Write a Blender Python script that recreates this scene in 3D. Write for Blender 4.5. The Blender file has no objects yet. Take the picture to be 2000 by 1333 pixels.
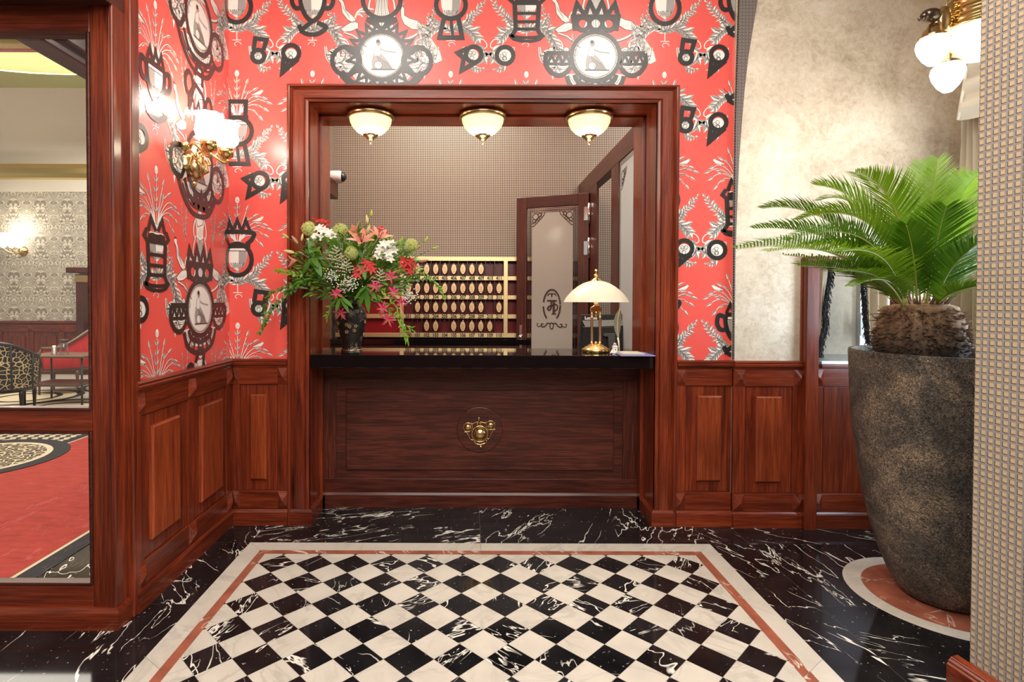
import bpy, bmesh, math, random
from math import sin, cos, pi, radians as R, sqrt, atan2
from mathutils import Vector as V, Matrix, Euler
random.seed(7)
C = bpy.context.scene.collection
S = bpy.context.scene

# ------------------------------------------------------------------ camera
FPX, CU, CV, CAMH, PITCH, ROLL = 1090.0, 921.0, 604.0, 1.5, R(0.9), R(0.2)
cam = bpy.data.cameras.new('camera'); camo = bpy.data.objects.new('camera', cam); C.objects.link(camo)
cam.sensor_width = 36; cam.lens = FPX / 2000 * 36; cam.clip_start = 0.05; cam.clip_end = 60
cam.shift_x = (1000 - CU) / 2000; cam.shift_y = (CV - 666.5) / 2000
CR = (Matrix.Rotation(pi / 2 - PITCH, 3, 'X') @ Matrix.Rotation(ROLL, 3, 'Z'))
camo.rotation_euler = CR.to_euler(); camo.location = (0, 0, CAMH)
S.camera = camo

def ray(u, v): return CR @ V(((u - CU) / FPX, -(v - CV) / FPX, -1))
def P(u, v, y):
    d = ray(u, v); return V((0, 0, CAMH)) + d * (y / d.y)
def PX(u, v, x):
    d = ray(u, v); return V((0, 0, CAMH)) + d * (x / d.x)
def PF(u, v, z=0):
    d = ray(u, v); return V((0, 0, CAMH)) + d * ((z - CAMH) / d.z)

# ------------------------------------------------------------------ world, light, exposure
S.view_settings.view_transform = 'Standard'; S.view_settings.look = 'None'
S.view_settings.gamma = 1; S.view_settings.use_curve_mapping = False
S.view_settings.exposure = 0.0
S.cycles.use_denoising = True
S.cycles.max_bounces = 8; S.cycles.transparent_max_bounces = 12
S.cycles.sample_clamp_indirect = 6
W = bpy.data.worlds.new('world'); S.world = W; W.use_nodes = True
W.node_tree.nodes['Background'].inputs[0].default_value = (1, 0.93, 0.85, 1)
W.node_tree.nodes['Background'].inputs[1].default_value = 0.45

def light(name, typ, loc, energy, color=(1, 1, 1), size=None, rot=(0, 0, 0), sy=None, radius=None):
    l = bpy.data.lights.new(name, typ); l.energy = energy; l.color = color
    if typ == 'AREA':
        l.size = size
        if sy: l.shape = 'RECTANGLE'; l.size_y = sy
    if radius is not None: l.shadow_soft_size = radius
    o = bpy.data.objects.new(name, l); C.objects.link(o); o.location = loc; o.rotation_euler = rot
    return o
WARM = (1, 0.88, 0.72)
for lx_ in (-0.87, 1.29): light('lobby_ceiling_light', 'AREA', (lx_, 1.5, 4.1), 52, (1, 0.93, 0.84), 0.75)
light('lobby_rear_fill', 'AREA', (0.2, -1.2, 3.7), 230, (1, 0.94, 0.86), 3.4, rot=(R(40), 0, 0), sy=2.0)  # added fill behind the camera, makes up for ambient the rear wall blocks
light('reception_ceiling_light', 'AREA', (-0.3, 5.2, 4.1), 100, (1, 0.9, 0.78), 1.6, sy=1.0)
light('lounge_ceiling_light', 'AREA', (-6.2, 8.0, 4.6), 330, (1, 0.93, 0.82), 4.0, sy=4.0)
light('lounge_passage_light', 'AREA', (-3.6, 4.4, 3.6), 110, (1, 0.93, 0.84), 2.0, sy=2.0)
light('bay_daylight', 'AREA', (3.15, 3.0, 1.5), 55, (0.66, 0.82, 1), 1.0, rot=(0, R(90), 0), sy=1.6)

# ------------------------------------------------------------------ materials
def new_mat(name):
    m = bpy.data.materials.new(name); m.use_nodes = True
    nt = m.node_tree; return m, nt, nt.nodes['Principled BSDF']
def setp(b, **k):
    names = dict(color='Base Color', rough='Roughness', metal='Metallic', coat='Coat Weight', coatr='Coat Roughness',
                 spec='Specular IOR Level', ecol='Emission Color', estr='Emission Strength', sub='Subsurface Weight',
                 alpha='Alpha', sheen='Sheen Weight', trans='Transmission Weight')
    for a, v in k.items():
        if isinstance(v, tuple) and len(v) == 3: v = (*v, 1)
        b.inputs[names[a]].default_value = v
def srgb(r, g, b):
    f = lambda c: (c / 255 / 12.92) if c / 255 <= .04045 else ((c / 255 + .055) / 1.055) ** 2.4
    return (f(r), f(g), f(b))
def plain(name, color, **k):
    m, nt, b = new_mat(name); setp(b, color=color, **k); return m
def node(nt, typ, _in=None, **k):
    n = nt.nodes.new(typ)
    for a, v in k.items(): setattr(n, a, v)
    for a, v in (_in or {}).items():
        if isinstance(v, bpy.types.NodeSocket): nt.links.new(v, n.inputs[a])
        else: n.inputs[a].default_value = v
    return n
def math_(nt, op, a, b=None, c=None, clamp=False):
    n = nt.nodes.new('ShaderNodeMath'); n.operation = op; n.use_clamp = clamp
    for i, v in enumerate((a, b, c)):
        if v is None: continue
        if isinstance(v, bpy.types.NodeSocket): nt.links.new(v, n.inputs[i])
        else: n.inputs[i].default_value = v
    return n.outputs[0]
def ramp(nt, fac, stops, interp='LINEAR'):
    n = nt.nodes.new('ShaderNodeValToRGB'); cr = n.color_ramp; cr.interpolation = interp
    while len(cr.elements) < len(stops): cr.elements.new(0.5)
    for e, (p, c) in zip(cr.elements, stops):
        e.position = p; e.color = (*c, 1) if len(c) == 3 else c
    nt.links.new(fac, n.inputs[0]); return n.outputs[0]
def mix(nt, fac, a, b, blend='MIX'):
    n = nt.nodes.new('ShaderNodeMix'); n.data_type = 'RGBA'; n.blend_type = blend
    for s, v in ((n.inputs[0], fac), (n.inputs[6], a), (n.inputs[7], b)):
        if isinstance(v, bpy.types.NodeSocket): nt.links.new(v, s)
        else: s.default_value = (*v, 1) if isinstance(v, tuple) and len(v) == 3 else v
    return n.outputs[2]
def objco(nt, scale=(1, 1, 1), rnd=True, rot=(0, 0, 0)):
    tc = node(nt, 'ShaderNodeTexCoord'); out = tc.outputs['Object']
    if rnd:
        oi = node(nt, 'ShaderNodeObjectInfo')
        r = math_(nt, 'MULTIPLY', oi.outputs['Random'], 17.0)
        out = node(nt, 'ShaderNodeVectorMath', {0: out, 1: r}, operation='ADD').outputs[0]
    mp = node(nt, 'ShaderNodeMapping', {'Vector': out, 'Scale': scale, 'Rotation': rot}); return mp.outputs[0]
def bump(nt, b, h, strength=.2, dist=.01):
    n = node(nt, 'ShaderNodeBump', {'Height': h, 'Strength': strength, 'Distance': dist})
    nt.links.new(n.outputs[0], b.inputs['Normal'])

def wood(name, axis, dark, mid, lite, rough=.32, coat=.25, oak=False):
    m, nt, b = new_mat(name)
    def sc(al, ac): return tuple(al if a == axis else ac for a in 'xyz')
    n1 = node(nt, 'ShaderNodeTexNoise', {'Vector': objco(nt, sc(.8, 15)), 'Scale': 1.6, 'Detail': 8.0, 'Roughness': .66, 'Distortion': .9}).outputs[0]
    n2 = node(nt, 'ShaderNodeTexNoise', {'Vector': objco(nt, sc(5, 190 if not oak else 110)), 'Scale': 1.0, 'Detail': 3.0}).outputs[0]
    n3 = node(nt, 'ShaderNodeTexNoise', {'Vector': objco(nt, sc(1.4, 2.2)), 'Scale': 1.3, 'Detail': 2.0}).outputs[0]
    c = ramp(nt, n1, [(.26, dark), (.47, mid), (.78, lite)])
    c = mix(nt, math_(nt, 'MULTIPLY', ramp(nt, n2, [(.44, (1, 1, 1)), (.56, (0, 0, 0))]), .55 if oak else .38), c, tuple(x * .35 for x in dark))
    c = mix(nt, .55, c, ramp(nt, n3, [(.3, (.42, .38, .36)), (.65, (1.1, 1.1, 1.1))]), 'MULTIPLY')
    nt.links.new(c, b.inputs['Base Color']); setp(b, rough=rough, coat=coat, coatr=.12, spec=.35)
    bump(nt, b, n2, .10, .004); return m
MAHO = ((.042, .0055, .0022), (.185, .027, .0085), (.33, .058, .0165))
WOOD = {a: wood('mahogany_' + a, a, *MAHO) for a in 'xyz'}
OAKC = ((.034, .0065, .004), (.092, .0185, .010), (.135, .029, .0165))
WOODP = wood('mahogany_raised', 'z', (.12, .018, .006), (.29, .050, .014), (.40, .080, .022))
OAK = {a: wood('dark_oak_' + a, a, *OAKC, rough=.38, coat=.15, oak=True) for a in 'xyz'}
DARKW = {a: wood('brown_walnut_' + a, a, (.030, .007, .004), (.085, .020, .011), (.125, .031, .018), rough=.42, coat=.1) for a in 'xyz'}

def marble(name, base, vein, kind):
    m, nt, b = new_mat(name)
    at = node(nt, 'ShaderNodeAttribute', attribute_name='toff')
    geo = node(nt, 'ShaderNodeTexCoord').outputs['Object']
    off = node(nt, 'ShaderNodeVectorMath', {0: at.outputs['Vector'], 'Scale': 23.0}, operation='SCALE').outputs[0]
    co = node(nt, 'ShaderNodeVectorMath', {0: geo, 1: off}, operation='ADD').outputs[0]
    ang = math_(nt, 'MULTIPLY', at.outputs['Fac'], 9.0)
    co = node(nt, 'ShaderNodeVectorRotate', {'Vector': co, 'Angle': ang}, rotation_type='Z_AXIS').outputs[0]
    def ridged(scale, sx, wd, det, dist, shift):
        mp = node(nt, 'ShaderNodeMapping', {'Vector': co, 'Scale': (sx, 1, 1), 'Location': (shift, shift * .7, 0)}).outputs[0]
        n = node(nt, 'ShaderNodeTexNoise', {'Vector': mp, 'Scale': scale, 'Detail': det, 'Roughness': .55, 'Distortion': dist}).outputs[0]
        d = math_(nt, 'ABSOLUTE', math_(nt, 'SUBTRACT', n, .5))
        return math_(nt, 'SUBTRACT', 1.0, math_(nt, 'DIVIDE', d, wd), clamp=True)
    def mask(scale, lo, hi, shift):
        mp = node(nt, 'ShaderNodeMapping', {'Vector': co, 'Location': (shift, 0, shift)}).outputs[0]
        n = node(nt, 'ShaderNodeTexNoise', {'Vector': mp, 'Scale': scale, 'Detail': 2.0}).outputs[0]
        return ramp(nt, n, [(lo, (0, 0, 0)), (hi, (1, 1, 1))])
    if kind == 'black':
        a1 = math_(nt, 'MULTIPLY', ridged(3.4, .32, .0055, 4, .3, 0), mask(2.2, .46, .54, 3))
        a2 = math_(nt, 'MULTIPLY', ridged(8.5, .25, .0075, 4, .3, 5), mask(2.6, .52, .58, 8))
        a3 = math_(nt, 'MULTIPLY', ridged(3.2, .30, .010, 5, .35, 9), mask(2.0, .55, .60, 1))
        f = math_(nt, 'MAXIMUM', math_(nt, 'MAXIMUM', a1, a2), a3)
        f = ramp(nt, f, [(.05, (0, 0, 0)), (.55, (1, 1, 1))])
        sp = node(nt, 'ShaderNodeTexNoise', {'Vector': co, 'Scale': 60.0, 'Detail': 3.0}).outputs[0]
        f = math_(nt, 'MAXIMUM', f, math_(nt, 'MULTIPLY', ramp(nt, sp, [(.69, (0, 0, 0)), (.74, (1, 1, 1))]), .5))
        cl = node(nt, 'ShaderNodeTexNoise', {'Vector': co, 'Scale': 5.0, 'Detail': 4.0}).outputs[0]
        bc = ramp(nt, cl, [(.35, base), (.7, tuple(x * 2.4 for x in base))])
        c = mix(nt, f, bc, vein); setp(b, rough=.09, spec=.5)
    elif kind == 'white':
        a1 = math_(nt, 'MULTIPLY', ridged(7, .4, .045, 6, .6, 0), mask(3, .4, .65, 3))
        cl = node(nt, 'ShaderNodeTexNoise', {'Vector': co, 'Scale': 7.0, 'Detail': 5.0}).outputs[0]
        bc = ramp(nt, cl, [(.3, tuple(x * .86 for x in base)), (.7, base)])
        c = mix(nt, math_(nt, 'MULTIPLY', a1, .6), bc, vein); setp(b, rough=.10, spec=.4)
    else:
        a1 = math_(nt, 'MULTIPLY', ridged(6, .4, .020, 5, 1.4, 0), mask(3, .49, .57, 3))
        cl = node(nt, 'ShaderNodeTexNoise', {'Vector': co, 'Scale': 9.0, 'Detail': 5.0}).outputs[0]
        bc = ramp(nt, cl, [(.3, tuple(x * .68 for x in base)), (.7, tuple(x * 1.15 for x in base))])
        c = mix(nt, a1, bc, vein); setp(b, rough=.10, spec=.4)
    nt.links.new(c, b.inputs['Base Color']); return m
M_BLACK = marble('black_marble', (.0065, .006, .0065), (.78, .74, .66), 'black')
M_WHITE = marble('white_marble', (.64, .59, .51), (.38, .35, .30), 'white')
M_RED = marble('red_marble', (.36, .115, .068), (.75, .68, .55), 'red')
M_GROUT = plain('floor_grout', (.16, .14, .11), rough=.7)

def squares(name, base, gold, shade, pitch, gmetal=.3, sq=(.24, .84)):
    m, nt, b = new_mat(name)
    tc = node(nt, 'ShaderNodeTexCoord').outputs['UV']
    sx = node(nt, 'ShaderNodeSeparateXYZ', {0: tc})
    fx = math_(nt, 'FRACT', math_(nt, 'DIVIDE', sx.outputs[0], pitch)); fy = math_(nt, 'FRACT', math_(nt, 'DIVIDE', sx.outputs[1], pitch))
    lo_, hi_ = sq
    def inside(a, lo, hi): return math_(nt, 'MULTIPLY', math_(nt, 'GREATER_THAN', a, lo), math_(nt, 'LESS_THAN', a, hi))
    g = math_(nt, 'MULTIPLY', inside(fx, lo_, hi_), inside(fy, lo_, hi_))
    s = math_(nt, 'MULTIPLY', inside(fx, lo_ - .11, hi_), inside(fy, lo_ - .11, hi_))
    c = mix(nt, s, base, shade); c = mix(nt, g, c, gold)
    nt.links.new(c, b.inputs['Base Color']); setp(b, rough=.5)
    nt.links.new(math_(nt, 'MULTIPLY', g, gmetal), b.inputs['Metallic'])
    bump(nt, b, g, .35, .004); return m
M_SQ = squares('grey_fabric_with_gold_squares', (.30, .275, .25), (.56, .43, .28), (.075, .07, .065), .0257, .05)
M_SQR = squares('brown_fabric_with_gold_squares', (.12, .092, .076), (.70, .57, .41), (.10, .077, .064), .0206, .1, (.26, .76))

def plaster(name, dark, mid, lite, metal, rough):
    m, nt, b = new_mat(name)
    n1 = node(nt, 'ShaderNodeTexNoise', {'Vector': objco(nt, rnd=False), 'Scale': 2.6, 'Detail': 12.0, 'Roughness': .68, 'Distortion': .4}).outputs[0]
    n2 = node(nt, 'ShaderNodeTexNoise', {'Vector': objco(nt, rnd=False), 'Scale': 26.0, 'Detail': 8.0, 'Roughness': .7, 'Distortion': .8}).outputs[0]
    n = math_(nt, 'ADD', math_(nt, 'MULTIPLY', n1, .6), math_(nt, 'MULTIPLY', n2, .4))
    nt.links.new(ramp(nt, n, [(.36, dark), (.5, mid), (.64, lite)]), b.inputs['Base Color'])
    setp(b, metal=metal, rough=rough); bump(nt, b, n2, .25, .006); return m
M_PLASTER = plaster('pearl_metallic_plaster', (.42, .33, .235), (.66, .55, .42), (.80, .71, .58), .22, .40)

def wallpaper_red():
    m, nt, b = new_mat('red_wallpaper')
    setp(b, color=(.74, .090, .072), rough=.36, spec=.5, coat=.25, coatr=.22); return m
M_RWALL = wallpaper_red()
M_TW = plain('toile_white_print', (.80, .76, .70), rough=.36, coat=.25, coatr=.22)
M_TG = plain('toile_grey_print', (.33, .30, .28), rough=.36, coat=.25, coatr=.22)
M_TK = plain('toile_black_print', (.022, .017, .016), rough=.34, coat=.25, coatr=.22)
def brass(name, color, rough, speck=0):
    m, nt, b = new_mat(name); setp(b, color=color, rough=rough, metal=1.0)
    if speck:
        n = node(nt, 'ShaderNodeTexNoise', {'Vector': objco(nt), 'Scale': speck, 'Detail': 3.0}).outputs[0]
        bump(nt, b, n, .25, .004)
    return m
M_BRASS = brass('polished_brass', (.86, .60, .24), .17)
M_BRASSD = brass('antique_brass', (.60, .42, .20), .24, 14)
M_BRASSB = brass('brushed_brass', (.70, .54, .28), .38)
M_FOB = brass('worn_brass_tag', (.72, .50, .27), .42, 120)
M_CHROME = brass('chrome', (.8, .8, .8), .12)
M_STEEL = brass('grey_aluminium', (.50, .53, .56), .35)
M_GOLD = brass('gold_leaf', (.78, .58, .22), .28, 12)
M_GRANITE = plain('black_granite', (.004, .004, .0045), rough=.045, spec=.55)
def shade(name, color, estr, base=(.9, .86, .78), thru=0):
    m, nt, b = new_mat(name); setp(b, color=base, rough=.25, ecol=color, estr=estr)
    if thru:      # milk glass: part of the light of the bulb inside comes through
        tl = node(nt, 'ShaderNodeBsdfTranslucent', {'Color': (*base, 1)})
        mx = node(nt, 'ShaderNodeMixShader', {0: thru, 1: b.outputs[0], 2: tl.outputs[0]}); nt.links.new(mx.outputs[0], nt.nodes['Material Output'].inputs[0])
    return m
M_DOME = shade('frosted_dome_glass', (1, .86, .56), .26, (.85, .82, .66), .5)
M_TULIP = shade('white_tulip_glass', (1, .95, .87), 3.5)
M_GLOBE = shade('white_globe_glass', (1, .97, .93), 2.6)
M_LSHADE = shade('opal_lamp_glass', (1, .76, .50), .20, (.85, .78, .66), .5)
M_BULB = shade('lamp_bulb', (1, .92, .75), 5.0)
def pane_mat(name, gloss=.05, tint=(1, 1, 1)):
    m = bpy.data.materials.new(name); m.use_nodes = True; nt = m.node_tree; nt.nodes.clear()
    t = node(nt, 'ShaderNodeBsdfTransparent', {'Color': (*tint, 1)}); g = node(nt, 'ShaderNodeBsdfGlossy', {'Roughness': .01})
    mx = node(nt, 'ShaderNodeMixShader', {0: gloss, 1: t.outputs[0], 2: g.outputs[0]}); o = node(nt, 'ShaderNodeOutputMaterial', {0: mx.outputs[0]})
    return m
M_PANE = pane_mat('clear_glass', .04)
def frosted(name, col, amt):
    m = bpy.data.materials.new(name); m.use_nodes = True; nt = m.node_tree; nt.nodes.clear()
    t = node(nt, 'ShaderNodeBsdfTransparent'); d = node(nt, 'ShaderNodeBsdfDiffuse', {'Color': (*col, 1)}); tl = node(nt, 'ShaderNodeBsdfTranslucent', {'Color': (*col, 1)})
    a = node(nt, 'ShaderNodeMixShader', {0: .4, 1: d.outputs[0], 2: tl.outputs[0]})
    g = node(nt, 'ShaderNodeBsdfGlossy', {'Roughness': .12})
    a2 = node(nt, 'ShaderNodeMixShader', {0: .012, 1: a.outputs[0], 2: g.outputs[0]})
    mx = node(nt, 'ShaderNodeMixShader', {0: amt, 1: t.outputs[0], 2: a2.outputs[0]}); node(nt, 'ShaderNodeOutputMaterial', {0: mx.outputs[0]})
    return m
M_FROST = frosted('frosted_glass', (.52, .47, .41), .82)
M_BLACKP = plain('black_plastic', (.02, .02, .021), rough=.35)
M_GREYP = plain('dark_grey_plastic', (.085, .08, .078), rough=.45)
M_WHITEP = plain('white_plastic', (.75, .72, .68), rough=.35)
M_DARKPRINT = plain('dark_etched_print', (.05, .02, .018), rough=.4)
M_CREAM = plain('cream_paint', (.78, .72, .60), rough=.6)
M_GREYW = plain('grey_painted_wall', (.40, .38, .36), rough=.6)
M_CEIL = plain('ceiling_paint', (.62, .56, .48), rough=.7)
M_CURT = plain('beige_curtain_cloth', (.56, .47, .36), rough=.85, sheen=.2)
M_FRINGE = plain('black_fringe', (.012, .013, .016), rough=.8)

# ------------------------------------------------------------------ mesh helpers
class MB:
    def __init__(s, xf=None): s.v = []; s.f = []; s.m = []; s.s = []; s.xf = xf; s.uv = None; s.off = {}
    def add(s, vs, fs, mi=0, smooth=False):
        b = len(s.v)
        for p in vs: s.v.append(V(s.xf(*p)) if s.xf else V(p))
        for f in fs: s.f.append([b + i for i in f]); s.m.append(mi); s.s.append(smooth)
        return s
    def box(s, x0, x1, y0, y1, z0, z1, mi=0):
        return s.add([(x0, y0, z0), (x1, y0, z0), (x1, y1, z0), (x0, y1, z0), (x0, y0, z1), (x1, y0, z1), (x1, y1, z1), (x0, y1, z1)],
                     [(0, 3, 2, 1), (4, 5, 6, 7), (0, 1, 5, 4), (1, 2, 6, 5), (2, 3, 7, 6), (3, 0, 4, 7)], mi)
    def quad(s, a, b, c, d, mi=0): return s.add([a, b, c, d], [(0, 1, 2, 3)], mi)
    def poly(s, pts, mi=0): return s.add(pts, [tuple(range(len(pts)))], mi)
    def prism(s, pts, vec, mi=0, smooth=False):
        n = len(pts); vec = V(vec)
        top = [tuple(V(p) + vec) for p in pts]
        s.add(list(pts) + top, [tuple(range(n))[::-1], tuple(range(n, 2 * n))], mi)
        return s.add(list(pts) + top, [(i, (i + 1) % n, n + (i + 1) % n, n + i) for i in range(n)], mi, smooth)
    def lathe(s, prof, c=(0, 0, 0), n=32, mi=0, ax=None, smooth=True, wob=None):
        c = V(c); ax = V(ax).normalized() if ax is not None else V((0, 0, 1))
        q = V((0, 0, 1)).rotation_difference(ax); vs = []; fs = []
        for j, (r, z) in enumerate(prof):
            for i in range(n):
                a = 2 * pi * i / n; rr = r if wob is None else r * wob(a, j)
                vs.append(tuple(c + q @ V((rr * cos(a), rr * sin(a), z))))
        for j in range(len(prof) - 1):
            for i in range(n):
                k = (i + 1) % n; fs.append((j * n + i, j * n + k, (j + 1) * n + k, (j + 1) * n + i))
        return s.add(vs, fs, mi, smooth)
    def ell(s, c, rx, ry, rz, n=14, m=9, mi=0):
        vs = []; fs = []
        for j in range(m + 1):
            t = pi * j / m
            for i in range(n):
                a = 2 * pi * i / n; vs.append((c[0] + rx * max(sin(t), .01) * cos(a), c[1] + ry * max(sin(t), .01) * sin(a), c[2] - rz * cos(t)))
        for j in range(m):
            for i in range(n):
                k = (i + 1) % n; fs.append((j * n + i, j * n + k, (j + 1) * n + k, (j + 1) * n + i))
        return s.add(vs, fs, mi, True)
    def tube(s, pts, r, n=8, mi=0, closed=False):
        pts = [V(p) for p in pts]; rs = r if isinstance(r, (list, tuple)) else [r] * len(pts)
        vs = []; fs = []; up = V((0, 0, 1)); N = len(pts); prev = None
        for i, p in enumerate(pts):
            if closed: t = (pts[(i + 1) % N] - pts[i - 1])
            else: t = (pts[min(i + 1, N - 1)] - pts[max(i - 1, 0)])
            if t.length < 1e-9: t = V((0, 0, 1))
            t.normalize()
            if prev is None:
                a = t.cross(up) if abs(t.dot(up)) < .95 else t.cross(V((1, 0, 0)))
            else: a = prev - t * prev.dot(t)
            a.normalize(); prev = a; b = t.cross(a)
            for k in range(n):
                w = 2 * pi * k / n; vs.append(tuple(p + (a * cos(w) + b * sin(w)) * rs[i]))
        for i in range(N if closed else N - 1):
            j = (i + 1) % N
            for k in range(n): l = (k + 1) % n; fs.append((i * n + k, i * n + l, j * n + l, j * n + k))
        if not closed: fs += [tuple(range(n))[::-1], tuple(range((N - 1) * n, N * n))]
        return s.add(vs, fs, mi, True)
    def pyramid(s, x0, x1, y0, y1, z0, z1, mi=0):   # a block face in x-z at depth y0, apex towards y1
        cx, cz = (x0 + x1) / 2, (z0 + z1) / 2
        return s.add([(x0, y0, z0), (x1, y0, z0), (x1, y0, z1), (x0, y0, z1), (cx, y1, cz)], [(0, 1, 4), (1, 2, 4), (2, 3, 4), (3, 0, 4), (3, 2, 1, 0)], mi)
    def build(s, name, mats, parent=None, bevel=0, label=None, kind=None, local=False, recalc=True, uvf=None, toff=None, seg=2):
        off = V((0, 0, 0))
        if parent is not None and not local:
            p = parent
            while p: off += p.location; p = p.parent
        me = bpy.data.meshes.new(name)
        me.from_pydata([tuple(p - off) for p in s.v], [], s.f)
        for m in (mats if isinstance(mats, (list, tuple)) else [mats]): me.materials.append(m)
        me.polygons.foreach_set('material_index', s.m); me.polygons.foreach_set('use_smooth', s.s)
        if uvf:
            l = me.uv_layers.new(name='UVMap')
            for lp in me.loops: l.data[lp.index].uv = uvf(me.vertices[lp.vertex_index].co + off)
        if toff is not None:
            at = me.attributes.new('toff', 'FLOAT_VECTOR', 'FACE')
            for i in range(len(me.polygons)): at.data[i].vector = toff[i]
        me.validate(); me.update()
        if recalc and len(s.f) < 60000:
            bm = bmesh.new(); bm.from_mesh(me); bmesh.ops.remove_doubles(bm, verts=bm.verts, dist=1e-5) if bevel else None
            bmesh.ops.recalc_face_normals(bm, faces=bm.faces); bm.to_mesh(me); bm.free()
        o = bpy.data.objects.new(name, me); C.objects.link(o)
        if parent is not None: o.parent = parent
        if bevel:
            b = o.modifiers.new('bevel', 'BEVEL'); b.width = bevel; b.segments = seg; b.limit_method = 'ANGLE'; b.angle_limit = R(35)
        if label: o['label'] = label
        if kind: o['kind'] = kind
        return o
def root(name, loc, label=None, cat=None, group=None, kind=None, rz=0):
    o = bpy.data.objects.new(name, None); C.objects.link(o); o.location = loc; o.rotation_euler = (0, 0, rz); o.empty_display_size = .05
    return tag(o, label, cat, group, kind)
def tag(o, label=None, cat=None, group=None, kind=None):
    if label: o['label'] = label
    if cat: o['category'] = cat
    if group: o['group'] = group
    if kind: o['kind'] = kind
    return o
def dup(o, loc, label=None):
    r = o.copy(); C.objects.link(r); r.location = loc
    if label: r['label'] = label
    for ch in list(o.children):
        c = ch.copy(); C.objects.link(c); c.parent = r
        for g in ch.children:
            d = g.copy(); C.objects.link(d); d.parent = c
    return r
def bez(p0, p1, p2, n=12):
    p0, p1, p2 = V(p0), V(p1), V(p2)
    return [p0 * (1 - t) ** 2 + p1 * 2 * t * (1 - t) + p2 * t * t for t in [i / n for i in range(n + 1)]]
def spline(pts, n=6):
    pts = [V(p) for p in pts]; out = []
    for i in range(len(pts) - 1):
        a, b, c, d = pts[max(i - 1, 0)], pts[i], pts[i + 1], pts[min(i + 2, len(pts) - 1)]
        for k in range(n):
            t = k / n
            out.append(.5 * ((2 * b) + (c - a) * t + (2 * a - 5 * b + 4 * c - d) * t * t + (3 * b - a - 3 * c + d) * t ** 3))
    out.append(pts[-1]); return out
def text_geo(txt, size):
    cu = bpy.data.curves.new('t', 'FONT'); cu.body = txt; cu.size = size; cu.align_x = 'CENTER'; cu.align_y = 'CENTER'; cu.resolution_u = 2; cu.offset = .0024
    o = bpy.data.objects.new('t', cu); C.objects.link(o)
    dg = bpy.context.evaluated_depsgraph_get(); me = bpy.data.meshes.new_from_object(o.evaluated_get(dg))
    vs = [tuple(v.co) for v in me.vertices]; fs = [tuple(p.vertices) for p in me.polygons]
    bpy.data.objects.remove(o); bpy.data.curves.remove(cu); bpy.data.meshes.remove(me); return vs, fs

# ------------------------------------------------------------------ main planes
YB = 3.715            # red back wall
XL = -1.612           # red left wall
ZC = 4.25             # lobby ceiling
OXL, OXR, OZ = -1.075, 1.220, 2.803   # the reception opening
TRO = .142            # casing width

# ------------------------------------------------------------------ floor
def clip_rect(poly, x0, x1, y0, y1):
    def cl(ps, f, g):
        out = []
        for i in range(len(ps)):
            a, b = ps[i - 1], ps[i]; fa, fb = f(a), f(b)
            if fa >= 0: 
                if fb >= 0: out.append(b)
                else: out.append(g(a, b, fa, fb))
            elif fb >= 0: out.append(g(a, b, fa, fb)); out.append(b)
        return out
    g = lambda a, b, fa, fb: (a[0] + (b[0] - a[0]) * fa / (fa - fb), a[1] + (b[1] - a[1]) * fa / (fa - fb))
    for f in (lambda p: p[0] - x0, lambda p: x1 - p[0], lambda p: p[1] - y0, lambda p: y1 - p[1]):
        if not poly: break
        poly = cl(poly, f, g)
    return poly
fl = MB(); ftoff = []
def fpoly(pts, mi, z):
    fl.poly([(x, y, z) for x, y in pts], mi); ftoff.append((random.random(), random.random(), random.random()))
def frect(x0, x1, y0, y1, mi, z=.0006, g=.0007): fpoly([(x0 + g, y0 + g), (x1 - g, y0 + g), (x1 - g, y1 - g), (x0 + g, y1 - g)], mi, z)
fpoly([(-13, -4), (6, -4), (6, 12), (-13, 12)], 3, 0)
BX = (-1.360, 1.475); RX = (-1.2595, 1.377); IX = (-1.214, 1.327); BY = (3.42, 3.316, 3.267); NEAR = -1.0
# black slabs round the carpet of tiles
xs = [-3.2, -2.33, BX[0], .06, BX[1], 1.72, 2.6, 3.4, 4.5]
for i in range(len(xs) - 1):
    for (y0, y1) in ((-1, .9), (.9, 1.9), (1.9, 2.72), (2.72, BY[0]), (BY[0], 4.2), (4.2, 5.1), (5.1, 6.6)):
        if y0 < BY[0] - .01 and BX[0] - .01 <= xs[i] < BX[1] - .01: continue
        frect(xs[i], xs[i + 1], y0, y1, 0)
# white band, red band
def band(xo, xi, yo, yi, mi):
    for pts in ([(xo[0], NEAR), (xi[0], NEAR), (xi[0], yi), (xo[0], yo)], [(xo[1], NEAR), (xi[1], NEAR), (xi[1], yi), (xo[1], yo)]):
        (a, b, c, d) = pts; n = 4
        for k in range(n):
            t0, t1 = k / n, (k + 1) / n
            L = lambda p, q, t: (p[0] + (q[0] - p[0]) * t, p[1] + (q[1] - p[1]) * t)
            fpoly([L(a, d, t0 + .0002), L(b, c, t0 + .0002), L(b, c, t1 - .0002), L(a, d, t1 - .0002)], mi, .0006)
    xm = .06
    fpoly([(xo[0] + .001, yo), (xi[0] + .001, yi), (xm - .001, yi), (xm - .001, yo)], mi, .0006)
    fpoly([(xm + .001, yo), (xm + .001, yi), (xi[1] - .001, yi), (xo[1] - .001, yo)], mi, .0006)
band(BX, RX, BY[0], BY[1], 1); band(RX, IX, BY[1], BY[2], 2)
D = .2105; gx, gy = .0585, 3.147
for m in range(-2, 22):
    for k in range(-8, 9):
        for (ox, oy, mi) in ((.5, 0, 0), (0, .5, 1)):
            cx, cy = gx + (k + ox) * D, gy - (m + oy) * D; h = D / 2 - .0011
            p = clip_rect([(cx - h, cy), (cx, cy - h), (cx + h, cy), (cx, cy + h)], IX[0] + .0008, IX[1] - .0008, NEAR, BY[2] - .0008)
            if len(p) > 2: fpoly(p, mi, .0006)
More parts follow.
